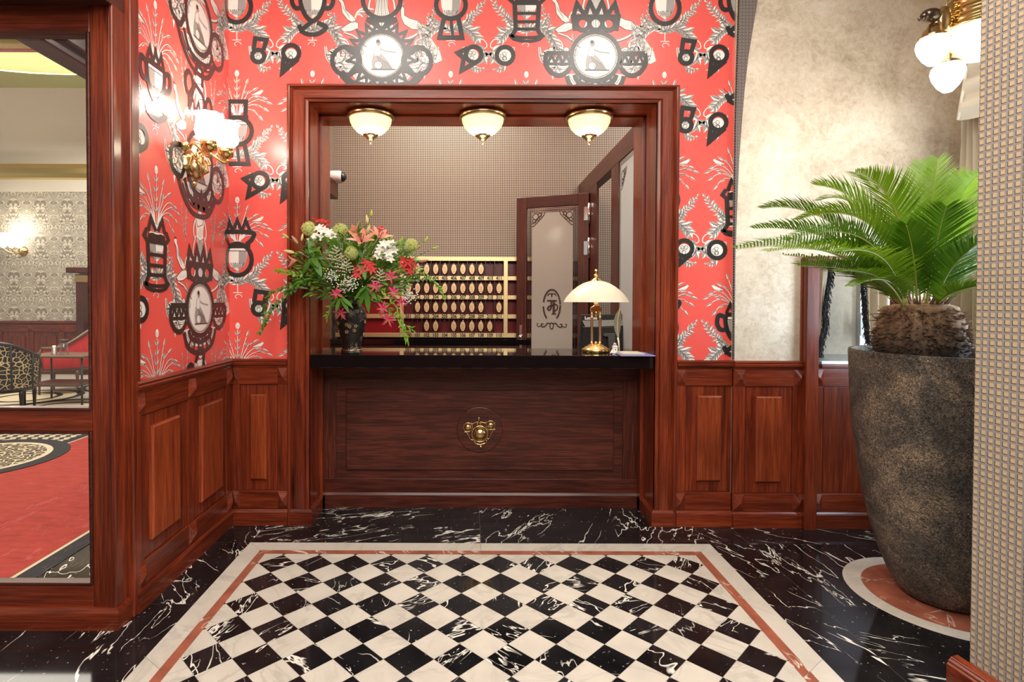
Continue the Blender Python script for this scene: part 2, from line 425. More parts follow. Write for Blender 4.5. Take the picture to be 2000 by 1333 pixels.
CXI, CYI = 2.41, 2.82     # round inlay under the planter
def ringf(r0, r1, mi, z):
    n = 64
    for i in range(n):
        a, b = 2 * pi * i / n, 2 * pi * (i + 1) / n
        fl.poly([(CXI + r0 * cos(a), CYI + r0 * sin(a), z), (CXI + r1 * cos(a), CYI + r1 * sin(a), z), (CXI + r1 * cos(b), CYI + r1 * sin(b), z), (CXI + r0 * cos(b), CYI + r0 * sin(b), z)], mi)
        ftoff.append((.3, .5, .1))
ringf(.346, .43, 1, .0012); ringf(0.001, .345, 2, .0012)
floor = fl.build('floor', [M_BLACK, M_WHITE, M_RED, M_GROUT], kind='structure', toff=ftoff, recalc=False)
tag(floor, 'polished marble floor with black and white diamond tiles and red band')

# ------------------------------------------------------------------ walls with their printed wallpaper
def ribbon(pts, w, closed=False):
    pts = [p for i, p in enumerate(pts) if i == 0 or math.hypot(p[0] - pts[i - 1][0], p[1] - pts[i - 1][1]) > 1e-5]
    out = []; n = len(pts); h = w / 2; E = []
    if n < 2: return out
    for i in range(n):
        p = pts[i]; a = pts[i - 1] if (i or closed) else None; b = pts[(i + 1) % n] if (i < n - 1 or closed) else None
        def nrm(q, r):
            dx, dy = r[0] - q[0], r[1] - q[1]; L = math.hypot(dx, dy) or 1; return (-dy / L, dx / L)
        if a is None: m = nrm(p, b); k = 1
        elif b is None: m = nrm(a, p); k = 1
        else:
            u, v = nrm(a, p), nrm(p, b); m = (u[0] + v[0], u[1] + v[1]); L = math.hypot(*m)
            if L < 1e-3: m = u; k = 1
            else: m = (m[0] / L, m[1] / L); k = min(1 / max(m[0] * u[0] + m[1] * u[1], .2), 2.6)
        E.append(((p[0] + m[0] * h * k, p[1] + m[1] * h * k), (p[0] - m[0] * h * k, p[1] - m[1] * h * k)))
    for i in range(n if closed else n - 1):
        j = (i + 1) % n; out.append([E[i][0], E[j][0], E[j][1], E[i][1]])
    return out
def circ(c, r, n=20, ry=None, a0=0, a1=2 * pi):
    ry = ry or r; full = abs(a1 - a0 - 2 * pi) < 1e-6
    return [(c[0] + r * cos(a0 + (a1 - a0) * i / (n if full else n - 1)), c[1] + ry * sin(a0 + (a1 - a0) * i / (n if full else n - 1))) for i in range(n)]
def b2(p0, p1, p2, n=8): return [(p0[0] * (1 - t) ** 2 + 2 * p1[0] * t * (1 - t) + p2[0] * t * t, p0[1] * (1 - t) ** 2 + 2 * p1[1] * t * (1 - t) + p2[1] * t * t) for t in [i / n for i in range(n + 1)]]
def s2(pts, n=5): return [(p.x, p.y) for p in spline([V((a, b, 0)) for a, b in pts], n)]
rt = random.Random(3)
WT, GY, BK = 1, 2, 3      # white print, grey print, black print
class Toile:
    """a printed motif: a list of (polygon, ink, layer)"""
    def __init__(s): s.p = []; s.k = 0
    def ep(s): s.k += 1; return (s.k % 13) * 3.2e-5
    def fill(s, pts, ink, l=1): s.p.append((pts, ink, l, s.ep()))
    def line(s, pts, w, ink, l=3, closed=False):
        e = s.ep()
        for q in ribbon(pts, w, closed): s.p.append((q, ink, l, e))
    def leaf(s, p, ang, L, w, l=1):
        ca, sa = cos(ang), sin(ang); T = lambda a, b: (p[0] + a * ca - b * sa, p[1] + a * sa + b * ca)
        s.fill([T(0, 0), T(.3 * L, w * .5), T(.65 * L, w * .42), T(L, 0), T(.65 * L, -w * .42), T(.3 * L, -w * .5)], WT, l)
        s.fill([T(0, 0), T(L, 0), T(.65 * L, -w * .42), T(.3 * L, -w * .5)], GY, l + 1)
        s.line([T(.05 * L, 0), T(.9 * L, 0)], .0022, BK, l + 2)
    def branch(s, p0, p1, p2, n, L, w, spread=.8, l=1, stem=.004):
        pts = b2(p0, p1, p2, n)
        s.line(pts, stem, WT, l); s.line([(a + .0015, b - .0015) for a, b in pts], .0018, BK, l + 1)
        for i in range(1, n + 1):
            a = atan2(pts[i][1] - pts[i - 1][1], pts[i][0] - pts[i - 1][0])
            for sg in ((1, -1) if i < n else (0,)): s.leaf(pts[i], a + sg * spread * rt.uniform(.6, 1.4), L * (1 - .3 * i / n) * rt.uniform(.7, 1.3), w * rt.uniform(.8, 1.25), l)
    def tuft(s, p0, p1, p2, L=.04):
        pts = b2(p0, p1, p2, 8); s.line(pts, .0065, WT, 1); s.line([(a + .0026, b - .001) for a, b in pts[2:]], .0022, BK, 2); s.leaf(pts[5], atan2(pts[6][1] - pts[5][1], pts[6][0] - pts[5][0]) + rt.uniform(-.5, .5), .04, .013)
        a = atan2(pts[-1][1] - pts[-2][1], pts[-1][0] - pts[-2][0]); s.leaf(pts[-1], a, L * 1.25, .017)
    def scroll(s, pts, w0, w1, serr=True):
        pts = s2(pts); n = len(pts)
        for i in range(n - 1):
            w = w0 + (w1 - w0) * i / n
            for q in ribbon(pts[i:i + 2], w): s.p.append((q, WT, 1, .00001 * (i % 3)))
            for q in ribbon([(pts[i][0], pts[i][1] - w * .28), (pts[i + 1][0], pts[i + 1][1] - w * .28)], w * .35): s.p.append((q, GY, 2, .00001 * (i % 3)))
            if serr and i % 2 == 0:
                a = atan2(pts[i + 1][1] - pts[i][1], pts[i + 1][0] - pts[i][0])
                s.leaf(pts[i], a + .7, w * 1.5, w * .7); s.leaf(pts[i], a - .7, w * 1.4, w * .6)
        s.line(pts, .0025, BK, 4)
    def hatch(s, cx, cy, rx, ry, n, slant=0.3, ink=GY, w=.0022):
        for i in range(n):
            t = -1 + 2 * (i + .5) / n; h = sqrt(max(0, 1 - t * t)) * ry * .85
            s.line([(cx + t * rx - slant * h * .3, cy - h), (cx + t * rx + slant * h * .3, cy + h * random.uniform(-.2, .8))], w, ink, 3)
def toile_base():
    t = Toile()
    # medallion with a seated draped figure
    t.fill(circ((0, 0), .150, 28), WT, 1); t.line(circ((0, 0), .138, 28), .004, BK, 3, True); t.line(circ((0, 0), .131, 28), .002, GY, 3, True)
    for i in range(18):
        a = 2 * pi * i / 18; t.line([(.138 * cos(a), .138 * sin(a)), (.15 * cos(a + .1), .15 * sin(a + .1))], .003, GY, 3)
    t.fill([(-.062, -.088), (.075, -.088), (.05, -.045), (.02, -.01), (-.012, .02), (-.055, .01), (-.066, -.04)], GY, 4)
    t.fill([(-.05, .0), (-.012, .0), (-.006, .055), (-.022, .068), (-.045, .05)], WT, 5); t.line([(-.05, .0), (-.045, .05), (-.022, .068), (-.006, .055), (-.01, .0)], .003, GY, 6)
    t.fill(circ((-.02, .083), .016, 10), GY, 5); t.fill(circ((-.024, .094), .013, 8), BK, 6)
    t.line([(-.01, .045), (.03, .03), (.095, .022)], .006, GY, 6)
    t.fill(circ((-.022, -.062), .026, 14), WT, 5); t.line(circ((-.022, -.062), .026, 14), .0025, BK, 6, True)
    for i in range(6): t.line([(-.03 + i * .012, .0 - i * .008), (0.0 + i * .013, -.085)], .0025, BK, 6)
    t.line([(-.07, -.09), (.09, -.09)], .006, BK, 6)
    # drapery bowls and hanging swags below
    for sg in (-1, 1):
        c = (sg * .215, -.03)
        t.fill(circ(c, .085, 16, a0=pi, a1=2 * pi), WT, 1)
        for k in range(5): t.line(b2((c[0] - .075 + .007 * k, c[1] - .012), (c[0], c[1] - .05 - k * .026), (c[0] + .075 - .007 * k, c[1] - .012), 8), .003, GY if k % 2 else BK, 3)
        t.fill([(c[0] - .085, c[1] - .012), (c[0] + .085, c[1] - .012), (c[0] + .085, c[1] + .022), (c[0] - .085, c[1] + .022)], WT, 1)
        for k in range(6): t.line([(c[0] - .07 + k * .027, c[1] + .015), (c[0] - .058 + k * .027, c[1] + .004), (c[0] - .07 + k * .027, c[1] - .006)], .003, BK, 3)
        for k in range(9):      # fruit, shells and flowers heaped on the bowl
            px, py = c[0] + rt.uniform(-.08, .08), c[1] + .03 + rt.uniform(0, .05)
            t.fill(circ((px, py), .018, 8), WT, 2); t.line(circ((px, py), .018, 8), .0028, BK, 3, True); t.line(circ((px, py), .009, 6), .002, GY, 3, True)
        for k in range(7): t.leaf((c[0] + sg * .08, c[1] + .03), (pi - .5 if sg < 0 else .5) + rt.uniform(-1.0, 1.0), rt.uniform(.05, .09), .016)
        t.fill([(sg * .10, -.11), (sg * .2, -.12), (sg * .13, -.205), (sg * .02, -.225), (sg * .03, -.15)], WT, 1)
        for k in range(6): t.line([(sg * (.045 + k * .026), -.125), (sg * (.03 + k * .018), -.205)], .003, BK if k % 2 else GY, 3)
        t.line([(sg * .28, -.06), (sg * .282, -.14)], .005, WT, 2); t.fill([(sg * .282 - .012, -.11), (sg * .282 + .012, -.11), (sg * .282, -.155)], WT, 2)
        for k in range(5): t.leaf((sg * .30, -.05), (pi if sg < 0 else 0) + rt.uniform(-.9, .5), rt.uniform(.03, .05), .012)
    t.fill(circ((0, -.17), .07, 12, ry=.055), WT, 1)
    for k in range(5): t.line(b2((-.13 + k * .01, -.13 - k * .004), (0, -.25 - k * .01 + .05), (.13 - k * .01, -.13 - k * .004), 8), .0035, GY if k % 2 else BK, 3)
    # draped goddess standing on the medallion, two doves above
    t.fill([(-.105, .165), (-.075, .20), (-.045, .29), (-.035, .40), (.035, .40), (.045, .29), (.075, .20), (.105, .165), (.05, .155), (-.05, .155)], WT, 1)
    for k in range(9): x = -.08 + .02 * k; t.line(b2((x * .35, .40), (x * .5, .28), (x * 1.15, .162), 6), .0032, GY if k % 2 else BK, 3)
    t.fill([(-.036, .40), (-.042, .47), (-.055, .53), (.055, .53), (.042, .47), (.036, .40)], WT, 1); t.line([(-.04, .415), (0, .40), (.04, .415)], .004, BK, 3)
    t.line([(-.05, .54), (-.03, .48), (.03, .50), (.055, .545)], .004, BK, 3); t.hatch(0, .46, .03, .05, 5)
    t.fill(circ((0, .56), .024, 12), WT, 1); t.line(circ((0, .56), .024, 12), .003, BK, 3, True); t.fill(circ((0, .575), .026, 10, a0=0, a1=pi), GY, 2)
    for sg in (-1, 1):
        t.line(b2((sg * .05, .53), (sg * .10, .46), (sg * .06, .40), 8), .012, WT, 2); t.line(b2((sg * .056, .53), (sg * .11, .46), (sg * .064, .40), 8), .003, BK, 3)
        t.line(b2((sg * .05, .43), (sg * .10, .34), (sg * .085, .25), 8), .012, WT, 2); t.line(b2((sg * .056, .43), (sg * .106, .34), (sg * .09, .25), 8), .003, BK, 3)
        x = sg * .13; t.leaf((x, .60), (pi / 2 + sg * .6), .06, .022); t.leaf((x, .60), (pi / 2 - sg * .9), .05, .02)
    # rooster on a dead branch
    b = [(-.285, .36), (-.27, .345), (-.26, .28), (-.225, .235), (-.19, .215), (-.17, .235), (-.19, .26), (-.235, .30), (-.25, .35), (-.265, .372)]
    t.fill(b, WT, 2); t.line(b, .003, BK, 3, True); t.fill(circ((-.275, .372), .014, 8), WT, 3); t.line([(-.288, .388), (-.276, .392), (-.265, .385)], .006, BK, 4)
    c = [(-.27, .175), (-.235, .20), (-.19, .225), (-.155, .215), (-.155, .18), (-.20, .16), (-.25, .155)]
    t.fill(c, WT, 2); t.line(c, .003, BK, 3, True); t.hatch(-.21, .19, .045, .022, 7)
    for k in range(5): t.line(b2((-.18, .225), (-.17, .30 + .01 * k), (-.125 + .018 * k, .255 + .012 * k), 6), .009, GY if k % 2 else WT, 2)
    for k in range(6): t.line([(-.262 + .008 * k, .335 - .012 * k), (-.25 + .008 * k, .30 - .012 * k)], .0025, GY, 4)
    t.line([(-.25, .15), (-.19, .13), (-.14, .09), (-.10, .06)], .013, WT, 1); t.line([(-.25, .146), (-.19, .126), (-.14, .086), (-.10, .056)], .005, BK, 2)
    t.line([(-.155, .15), (-.15, .08)], .012, GY, 1)
    # peacock with its long hanging tail
    b = [(.135, .33), (.15, .31), (.15, .265), (.185, .245), (.24, .23), (.275, .19), (.25, .17), (.20, .175), (.15, .205), (.128, .25), (.125, .30)]
    t.fill(b, WT, 2); t.line(b, .003, BK, 3, True); t.fill(circ((.137, .34), .012, 8), GY, 3); t.line([(.137, .352), (.13, .368)], .003, GY, 3); t.hatch(.2, .21, .05, .022, 8)
    c = [(.235, .225), (.28, .20), (.33, .11), (.385, .03), (.40, -.03), (.36, -.05), (.31, -.02), (.275, .06), (.25, .13)]
    t.fill(c, WT, 2); t.line(c, .003, GY, 3, True)
    for k in range(34):
        f = rt.random(); px = .25 + f * .115 + rt.uniform(-.025, .03) * (.5 + f); py = .19 - f * .21 + rt.uniform(-.02, .02)
        t.line(circ((px, py), .012, 7), .0022, GY, 3, True); t.fill(circ((px, py), .0035, 5), BK, 4)
    t.line([(.24, .17), (.235, .12), (.21, .09)], .010, GY, 1); t.line(b2((.13, .10), (.25, .12), (.33, .24), 8), .016, WT, 1); t.line(b2((.13, .094), (.25, .112), (.335, .235), 8), .005, BK, 2)
    t.fill(circ((.2, .035), .035, 12, ry=.026), WT, 2); t.line(circ((.2, .035), .035, 12, ry=.026), .003, BK, 3, True); t.line([(.225, .055), (.228, .085)], .006, WT, 3)
    # flowering sprays beside the goddess
    for sg in (-1, 1):
        t.branch((sg * .17, .38), (sg * .16, .48), (sg * .14, .62), 7, .022, .010, .6, 1, .003)
        t.branch((sg * .17, .40), (sg * .20, .50), (sg * .205, .58), 6, .020, .010, .6, 1, .003)
        t.branch((sg * .29, .07), (sg * .33, .18), (sg * .35, .33), 9, .026, .015, .8, 1, .003)
        t.branch((sg * .29, .10), (sg * .31, .20), (sg * .31, .27), 6, .026, .015, .8, 1, .003)
    # urn with its stand, acanthus scrolls, plant and birds, on both sides
    for sg in (-1, 1):
        ux = sg * .4565
        T = lambda a, b_: (ux + sg * a, b_)
        t.fill([T(-.062, .395), T(.062, .395), T(.066, .375), T(.062, .32), T(.045, .275), T(0, .245), T(-.045, .275), T(-.062, .32), T(-.066, .375)], WT, 2)
        t.fill([T(.01, .38), T(.062, .38), T(.062, .32), T(.045, .275), T(.005, .25)], GY, 3)
        for k in range(7): x = -.05 + .0167 * k; t.line([T(x * .9, .30), T(x * .6, .262)], .004, BK, 4); t.leaf(T(x * .6, .262), pi / 2, .04, .013, 4)
        t.line([T(-.066, .378), T(.066, .378)], .004, BK, 4); t.line([T(-.035, .40), T(-.03, .44), T(.03, .44), T(.035, .40)], .004, GY, 3)
        t.fill([T(-.03, .40), T(.03, .40), T(.024, .445), T(-.024, .445)], WT, 2)
        t.line([T(0, .245), T(0, .10)], .006, WT, 2); t.fill([T(-.012, .245), T(.012, .245), T(0, .15)], GY, 3); t.line([T(-.03, .10), T(.03, .10)], .005, WT, 2)
        t.line([T(.03 * cos(a / 3) * (1 - a / 18), .07 + .025 * sin(a / 3) * (1 - a / 18)) for a in range(14)], .004, WT, 2)
        for s3 in (-1, 1):
            t.scroll([T(.0, .165), T(.06, .19), T(.12, .17), T(.165, .125)] if s3 > 0 else [T(.0, .165), T(-.06, .195), T(-.13, .165), T(-.175, .10), T(-.21, .04)], .032, .042)
            t.leaf(T(s3 * .10, .19), pi / 2 - s3 * .5 * sg, .085, .040); t.leaf(T(s3 * .06, .19), pi / 2 - s3 * .8 * sg, .075, .036); t.leaf(T(s3 * .135, .16), pi / 2 - s3 * 1.1 * sg, .07, .034); t.leaf(T(s3 * .165, .125), -pi / 2 + s3 * .6 * sg, .055, .036)
            t.scroll([T(s3 * .085, .06), T(s3 * .10, -.02), T(s3 * .145, -.05), T(s3 * .20, -.03), T(s3 * .225, .03)], .016, .030, False)
            t.leaf(T(s3 * .15, -.04), -pi / 2, .065, .03); t.leaf(T(s3 * .225, .03), pi / 2 + s3 * .9 * sg, .07, .036); t.leaf(T(s3 * .225, .03), pi / 2 - s3 * 2.2 * sg, .09, .044); t.leaf(T(s3 * .215, .0), -pi / 2 + s3 * .4 * sg, .06, .03)
            t.line(b2(T(s3 * .17, .10), T(s3 * .21, .13), T(s3 * .235, .085), 8), .006, WT, 2); t.line(b2(T(s3 * .235, .085), T(s3 * .25, .05), T(s3 * .21, .05), 8), .006, WT, 2)
            if s3 > 0: t.branch(T(s3 * .09, .22), T(s3 * .15, .26), T(s3 * .225, .36), 9, .040, .019, .9)
            t.branch(T(s3 * .14, -.06), T(s3 * .17, -.10), T(s3 * .21, -.085), 4, .030, .018, .9)
            c = T(s3 * .142, .005); t.fill(circ(c, .040, 14), WT, 2)
            for k in range(6): t.line(circ((c[0] + rt.uniform(-.022, .022), c[1] + rt.uniform(-.022, .022)), .013, 7), .0028, BK if k % 2 else GY, 3, True)
        t.line([T(0, .44), T(0, .69)], .005, WT, 1); t.line([T(.003, .44), T(.003, .68)], .002, BK, 2)
        t.fill(circ(T(0, .715), .015, 10, ry=.022), WT, 2); t.hatch(T(0, 0)[0], .715, .012, .018, 3)
        for k in range(4): t.leaf(T(0, .50 + .05 * k), pi / 2 + .6, .04, .012); t.leaf(T(0, .50 + .05 * k), pi / 2 - .6, .04, .012)
        for s3 in (-1, 1):
            for (dx, dy, mx, my) in ((.10, .60, .05, .58), (.16, .56, .09, .60), (.17, .49, .09, .55), (.14, .44, .08, .52), (.06, .64, .03, .56), (.19, .53, .10, .575)):
                t.tuft(T(s3 * .01, .44), T(s3 * mx, my), T(s3 * dx, dy))
        bx, by = T(.13, .585); t.fill([(bx - .04 * sg, by - .012), (bx + .01 * sg, by + .012), (bx + .035 * sg, by + .026), (bx + .045 * sg, by + .015), (bx + .025 * sg, by - .008)], WT, 4)
        t.line([(bx - .04 * sg, by - .012), (bx + .01 * sg, by + .012), (bx + .04 * sg, by + .024)], .0025, BK, 5)
    return t
TB = toile_base()
BW = .029
def zig(p, q, n, amp):
    out = []; dx, dy = q[0] - p[0], q[1] - p[1]; L = math.hypot(dx, dy); nx, ny = -dy / L, dx / L
    for i in range(n + 1):
        f = i / n; a = amp if i % 2 else 0; out.append((p[0] + dx * f + nx * a, p[1] + dy * f + ny * a))
    return out
def med_sun():
    t = Toile(); t.line(circ((0, 0), .158, 28), BW, BK, 6, True)
    pts = []
    for i in range(40): a = 2 * pi * i / 40; r = .225 if i % 2 else .168; pts.append((r * cos(a), r * sin(a)))
    t.line(pts, .019, BK, 6, True)
    for sg in (-1, 1):
        t.line(circ((sg * .235, -.035), .092, 22), BW, BK, 6, True)
        t.line([(sg * .27, -.11), (sg * .20, -.185), (sg * .1, -.205), (0, -.21)], .05, BK, 6)
    t.line(circ((0, .37), .125, 24), BW, BK, 6, True); t.line([(-.10, .235), (.10, .235)], .035, BK, 6); t.line([(-.10, .24), (0, .175), (.10, .24)], BW, BK, 6)
    t.fill(circ((0, .43), .10, 14, a0=.35, a1=pi - .35), BK, 6); return t
def med_wings(crown=True, legs=False):
    t = Toile(); t.line(circ((0, 0), .160, 28), BW, BK, 6, True)
    for sg in (-1, 1):
        t.line([(sg * .165, .02), (sg * .325, .02)], BW, BK, 6); t.line(s2([(sg * .325, .02), (sg * .33, -.05), (sg * .28, -.115), (sg * .215, -.12), (sg * .16, -.07)]), BW, BK, 6)
        t.line([(sg * .165, -.05), (sg * .315, -.05)], .018, BK, 6); t.line(zig((sg * .17, -.045), (sg * .315, -.045), 6, sg * .055), .018, BK, 6)
        t.line(s2([(sg * .14, -.12), (sg * .11, -.17), (0, -.20)]), BW, BK, 6)
        t.line(s2([(sg * .19, -.13), (sg * .15, -.215), (sg * .06, -.255), (0, -.265)]), BW, BK, 6)
        for k in range(3): a = -pi / 2 + sg * (.12 + k * .24); t.line([(.17 * cos(a), .175 * sin(a)), (.25 * cos(a), .262 * sin(a))], .018, BK, 6)
    if crown:
        t.line([(-.135, .17), (-.15, .26), (.15, .26), (.135, .17)], BW, BK, 6)
        for k in (-1, 0, 1): t.line(circ((k * .085, .215), .043, 14), BW, BK, 6, True)
        z = [(-.15, .26), (-.125, .345), (-.075, .27), (-.04, .355), (0, .27), (.04, .355), (.075, .27), (.125, .345), (.15, .26)]
        t.line(z, BW, BK, 6)
        t.line([(-.085, .60), (-.06, .68), (-.02, .61), (.015, .68), (.045, .605), (.075, .66), (.10, .59), (-.085, .60)], BW, BK, 6)
    return t
def med_dress():
    t = Toile(); t.line(circ((0, .02), .155, 26, ry=.185), BW, BK, 6, True)
    t.line(s2([(-.17, .08), (-.30, .05), (-.31, -.06), (-.22, -.10), (-.17, -.02)]), BW, BK, 6); t.line(circ((.225, -.06), .085, 18, ry=.105), BW, BK, 6, True)
    t.line(s2([(-.25, -.10), (-.19, -.20), (-.1, -.275), (0, -.29), (.1, -.27), (.17, -.20), (.20, -.15)]), BW, BK, 6)
    t.line(s2([(-.18, -.10), (-.12, -.19), (0, -.215), (.12, -.19), (.16, -.10)]), BW, BK, 6); t.line(s2([(-.2, -.13), (-.13, -.22), (0, -.25), (.13, -.22), (.18, -.14)]), .012, BK, 6)
    t.line([(-.14 + .035 * i, -.20 - .05 * (1 - ((i - 4) / 4) ** 2) + (.035 if i % 2 else 0)) for i in range(9)], .017, BK, 6)
    t.line([(-.12, .30), (-.12, .38), (-.05, .47), (.03, .44), (.09, .36), (.085, .28)], BW, BK, 6); t.line(zig((-.12, .31), (.085, .30), 6, .07), .018, BK, 6)
    t.line(circ((-.12, .45), .045, 12, ry=.065), BW, BK, 6, True); t.line(circ((.115, .38), .04, 12, ry=.06), BW, BK, 6, True); t.line([(-.06, .52), (-.02, .60), (.04, .58), (.03, .48)], BW, BK, 6); return t
def urn_cup():
    t = Toile(); t.line([(-.082, .41), (.082, .41)], BW, BK, 6); t.line(s2([(-.082, .41), (-.075, .33), (-.045, .26), (0, .225), (.045, .26), (.075, .33), (.082, .41)]), BW, BK, 6)
    for sg in (-1, 1): t.line(s2([(sg * .085, .395), (sg * .125, .405), (sg * .135, .35), (sg * .11, .31), (sg * .07, .315)]), BW, BK, 6)
    t.line([(0, .225), (-.075, .165), (-.09, .20)], BW, BK, 6); t.line(s2([(-.085, .19), (-.05, .145), (.03, .14), (.09, .185), (.03, .215)]), BW, BK, 6)
    t.line(zig((-.075, .42), (.075, .42), 6, .06), .02, BK, 6); return t
def urn_jug():
    t = Toile(); t.line(circ((0, .32), .095, 22, ry=.105), BW, BK, 6, True); t.line([(-.085, .41), (.085, .41)], BW, BK, 6)
    t.line(s2([(-.06, .42), (-.10, .46), (-.095, .50), (.095, .50), (.10, .46), (.06, .42)]), BW, BK, 6); t.line(zig((-.085, .51), (.085, .51), 6, .07), .022, BK, 6); return t
def urn_tower():
    t = Toile()
    for sg in (-1, 1):
        t.line([(sg * .08, .50), (sg * .072, .24), (sg * .085, .20), (sg * .105, .17), (sg * .08, .135)], BW, BK, 6)
        t.line([(sg * .08, .50), (sg * .11, .54), (sg * .085, .60)], BW, BK, 6); t.line([(sg * .075, .58), (sg * .05, .69), (sg * .01, .59)], BW, BK, 6)
        t.line(circ((sg * .038, .535), .022, 10), .03, BK, 6, True)
    t.fill([(-.08, .50), (.08, .50), (.075, .565), (-.075, .565)], BK, 5)
    for y in (.50, .40, .315, .24): t.line([(-.078, y), (.078, y)], BW, BK, 6)
    t.line(s2([(-.105, .175), (-.05, .155), (.05, .155), (.105, .175)]), BW, BK, 6); t.line(s2([(-.09, .14), (-.03, .118), (.04, .118), (.09, .14)]), BW, BK, 6)
    t.p = [([(a, .10 + (b - .118) * .64) for a, b in q], k, l, e) for q, k, l, e in t.p]; return t
def urn_bottle():
    t = Toile(); t.line(circ((0, .335), .098, 22, ry=.09), BW, BK, 6, True); t.line([(-.045, .245), (-.075, .12), (.075, .12), (.05, .245)], .03, BK, 6); t.line([(.0, .245), (.012, .13)], .02, BK, 6)
    t.line([(-.05, .43), (-.055, .53), (.06, .53), (.055, .43)], BW, BK, 6); t.line([(-.075, .425), (.075, .425)], BW, BK, 6); return t
def pen_key():
    t = Toile(); t.line(circ((0, .01), .053, 16), BW, BK, 6, True); t.line([(-.048, 0), (-.06, -.12), (.045, -.03)], BW, BK, 6); t.line([(-.06, -.125), (-.02, -.055)], BW, BK, 6); return t
def pen_lock():
    t = Toile(); t.line(circ((0, -.01), .040, 16), .03, BK, 6, True); t.line([(-.03, .03), (-.02, .105), (.055, .095), (.035, .03)], BW, BK, 6); return t
def pen_ring():
    t = Toile(); t.line(circ((0, 0), .055, 18), .028, BK, 6, True); return t
def pen_star():
    t = Toile(); t.line(circ((.01, .005), .052, 16), BW, BK, 6, True); t.line([(-.03, .045), (-.095, .015), (-.055, -.02), (-.07, -.10), (.03, -.045)], BW, BK, 6); return t
MEDS = [med_sun(), med_wings(), med_dress()]; URNS = [urn_cup(), urn_jug(), urn_tower(), urn_bottle()]; PENS = [pen_key(), pen_lock(), pen_ring(), pen_star()]
REP, VREP = 1.4135, .835
MX0, MZ0 = (745 - 921) * YB / 1090, 3.115
# doodle choice per column (medallion, left urn, right urn, pendants) read off the photograph
DOOD = {(0, 0): (0, 0, 3, 0, 3), (1, 0): (1, 2, 1, 2, 1), (2, 0): (0, 0, 1, 0, 2), (-1, 0): (2, 3, 1, 2, 1), (2, -1): (0, 2, 0, 0, 1), (2, -2): (1, 0, 1, 2, 1),
        (-1, -1): (2, 0, 3, 3, 3), (-1, -2): (1, 2, 1, 2, 1), (0, -1): (0, 1, 2, 0, 3), (0, -2): (1, 2, 1, 0, 0), (-1, 1): (0, 1, 2, 1, 0), (-1, -3): (2, 2, 2, 0, 0)}
LOFF = [0, .0005, .0010, .0015, .0020, .0025, .0030]
STRIP = {(2, 0): (0, 0, 1, 0, 2), (2, -1): (0, 2, 0, 2, 1), (2, -2): (1, 0, 1, 2, 1), (1, 0): (1, 2, 1, 2, 1), (1, -1): (0, 0, 3, 0, 0), (1, -2): (2, 1, 1, 2, 3)}
def paint(mb, map3, keep, irange, jrange, dz=0, table=None):
    for i in irange:
        for j in jrange:
            mx, mz = MX0 + i * REP, MZ0 + j * VREP + dz
            d = (table or DOOD).get((i, j), (abs(i + j) % 3, abs(i) % 4, abs(j + 1) % 4, abs(i * 2 + j) % 4, abs(j) % 4))
            items = [(TB, mx, mz), (MEDS[d[0]], mx, mz), (URNS[d[1]], mx - .4565, mz), (URNS[d[2]], mx + .4565, mz),
                     (PENS[d[3]], mx - .598, mz + .005), (PENS[d[4]], mx + .598, mz + .005), (PENS[(d[3] + 1) % 4], mx - .3145, mz + 9), ]
            for t, ox, oz in items:
                for pts, ink, l, e in t.p:
                    q = [(a + ox, b + oz) for a, b in pts]
                    ca = sum(p[0] for p in q) / len(q); cb = sum(p[1] for p in q) / len(q)
                    if not keep(ca, cb): continue
                    mb.add([map3(a, b, LOFF[min(l, 6)] + e) for a, b in q], [tuple(range(len(q)))], ink)
wb = MB()
XR = 1.80
def wquad(x0, x1, z0, z1): wb.box(x0, x1, YB, YB + .02, z0, z1, 0)
wquad(XL - .02, OXL - .03, 0, ZC); wquad(OXR + .03, XR, 0, ZC); wquad(OXL - .03, OXR + .03, OZ + .03, ZC)
def keep_back(a, b): return XL < a < XR - .01 and 1.06 < b < 3.95 and not (a > 1.30 and b < 2.885) and not (OXL - .09 < a < OXR + .09 and b < OZ + .09)
paint(wb, lambda a, b, l: (a, YB - l, b), keep_back, range(-1, 3), range(-3, 2))
# the drop of paper right of the frame hangs lower than the rest, with a seam above it
paint(wb, lambda a, b, l: (a, YB - l, b), lambda a, b: 1.30 < a < XR - .01 and 1.06 < b < 2.885, range(1, 3), range(-3, 1), -.445, STRIP)
tag(wb.build('wall_back', [M_RWALL, M_TW, M_TG, M_TK], kind='structure', recalc=False), 'red toile wallpaper wall round the reception opening')
wl = MB(); YN = 2.60
wl.box(XL - .05, XL, YN, YB + .02, 0, ZC, 0)
def keep_left(a, b): s = YB - (XL - a); return s < YB and s > YN + .02 and 1.0 < b < 3.95
paint(wl, lambda a, b, l: (XL + l, YB - (XL - a), b), keep_left, range(-2, 1), range(-3, 2))
tag(wl.build('wall_left', [M_RWALL, M_TW, M_TG, M_TK], kind='structure', recalc=False), 'red toile wallpaper wall on the left of the corner')

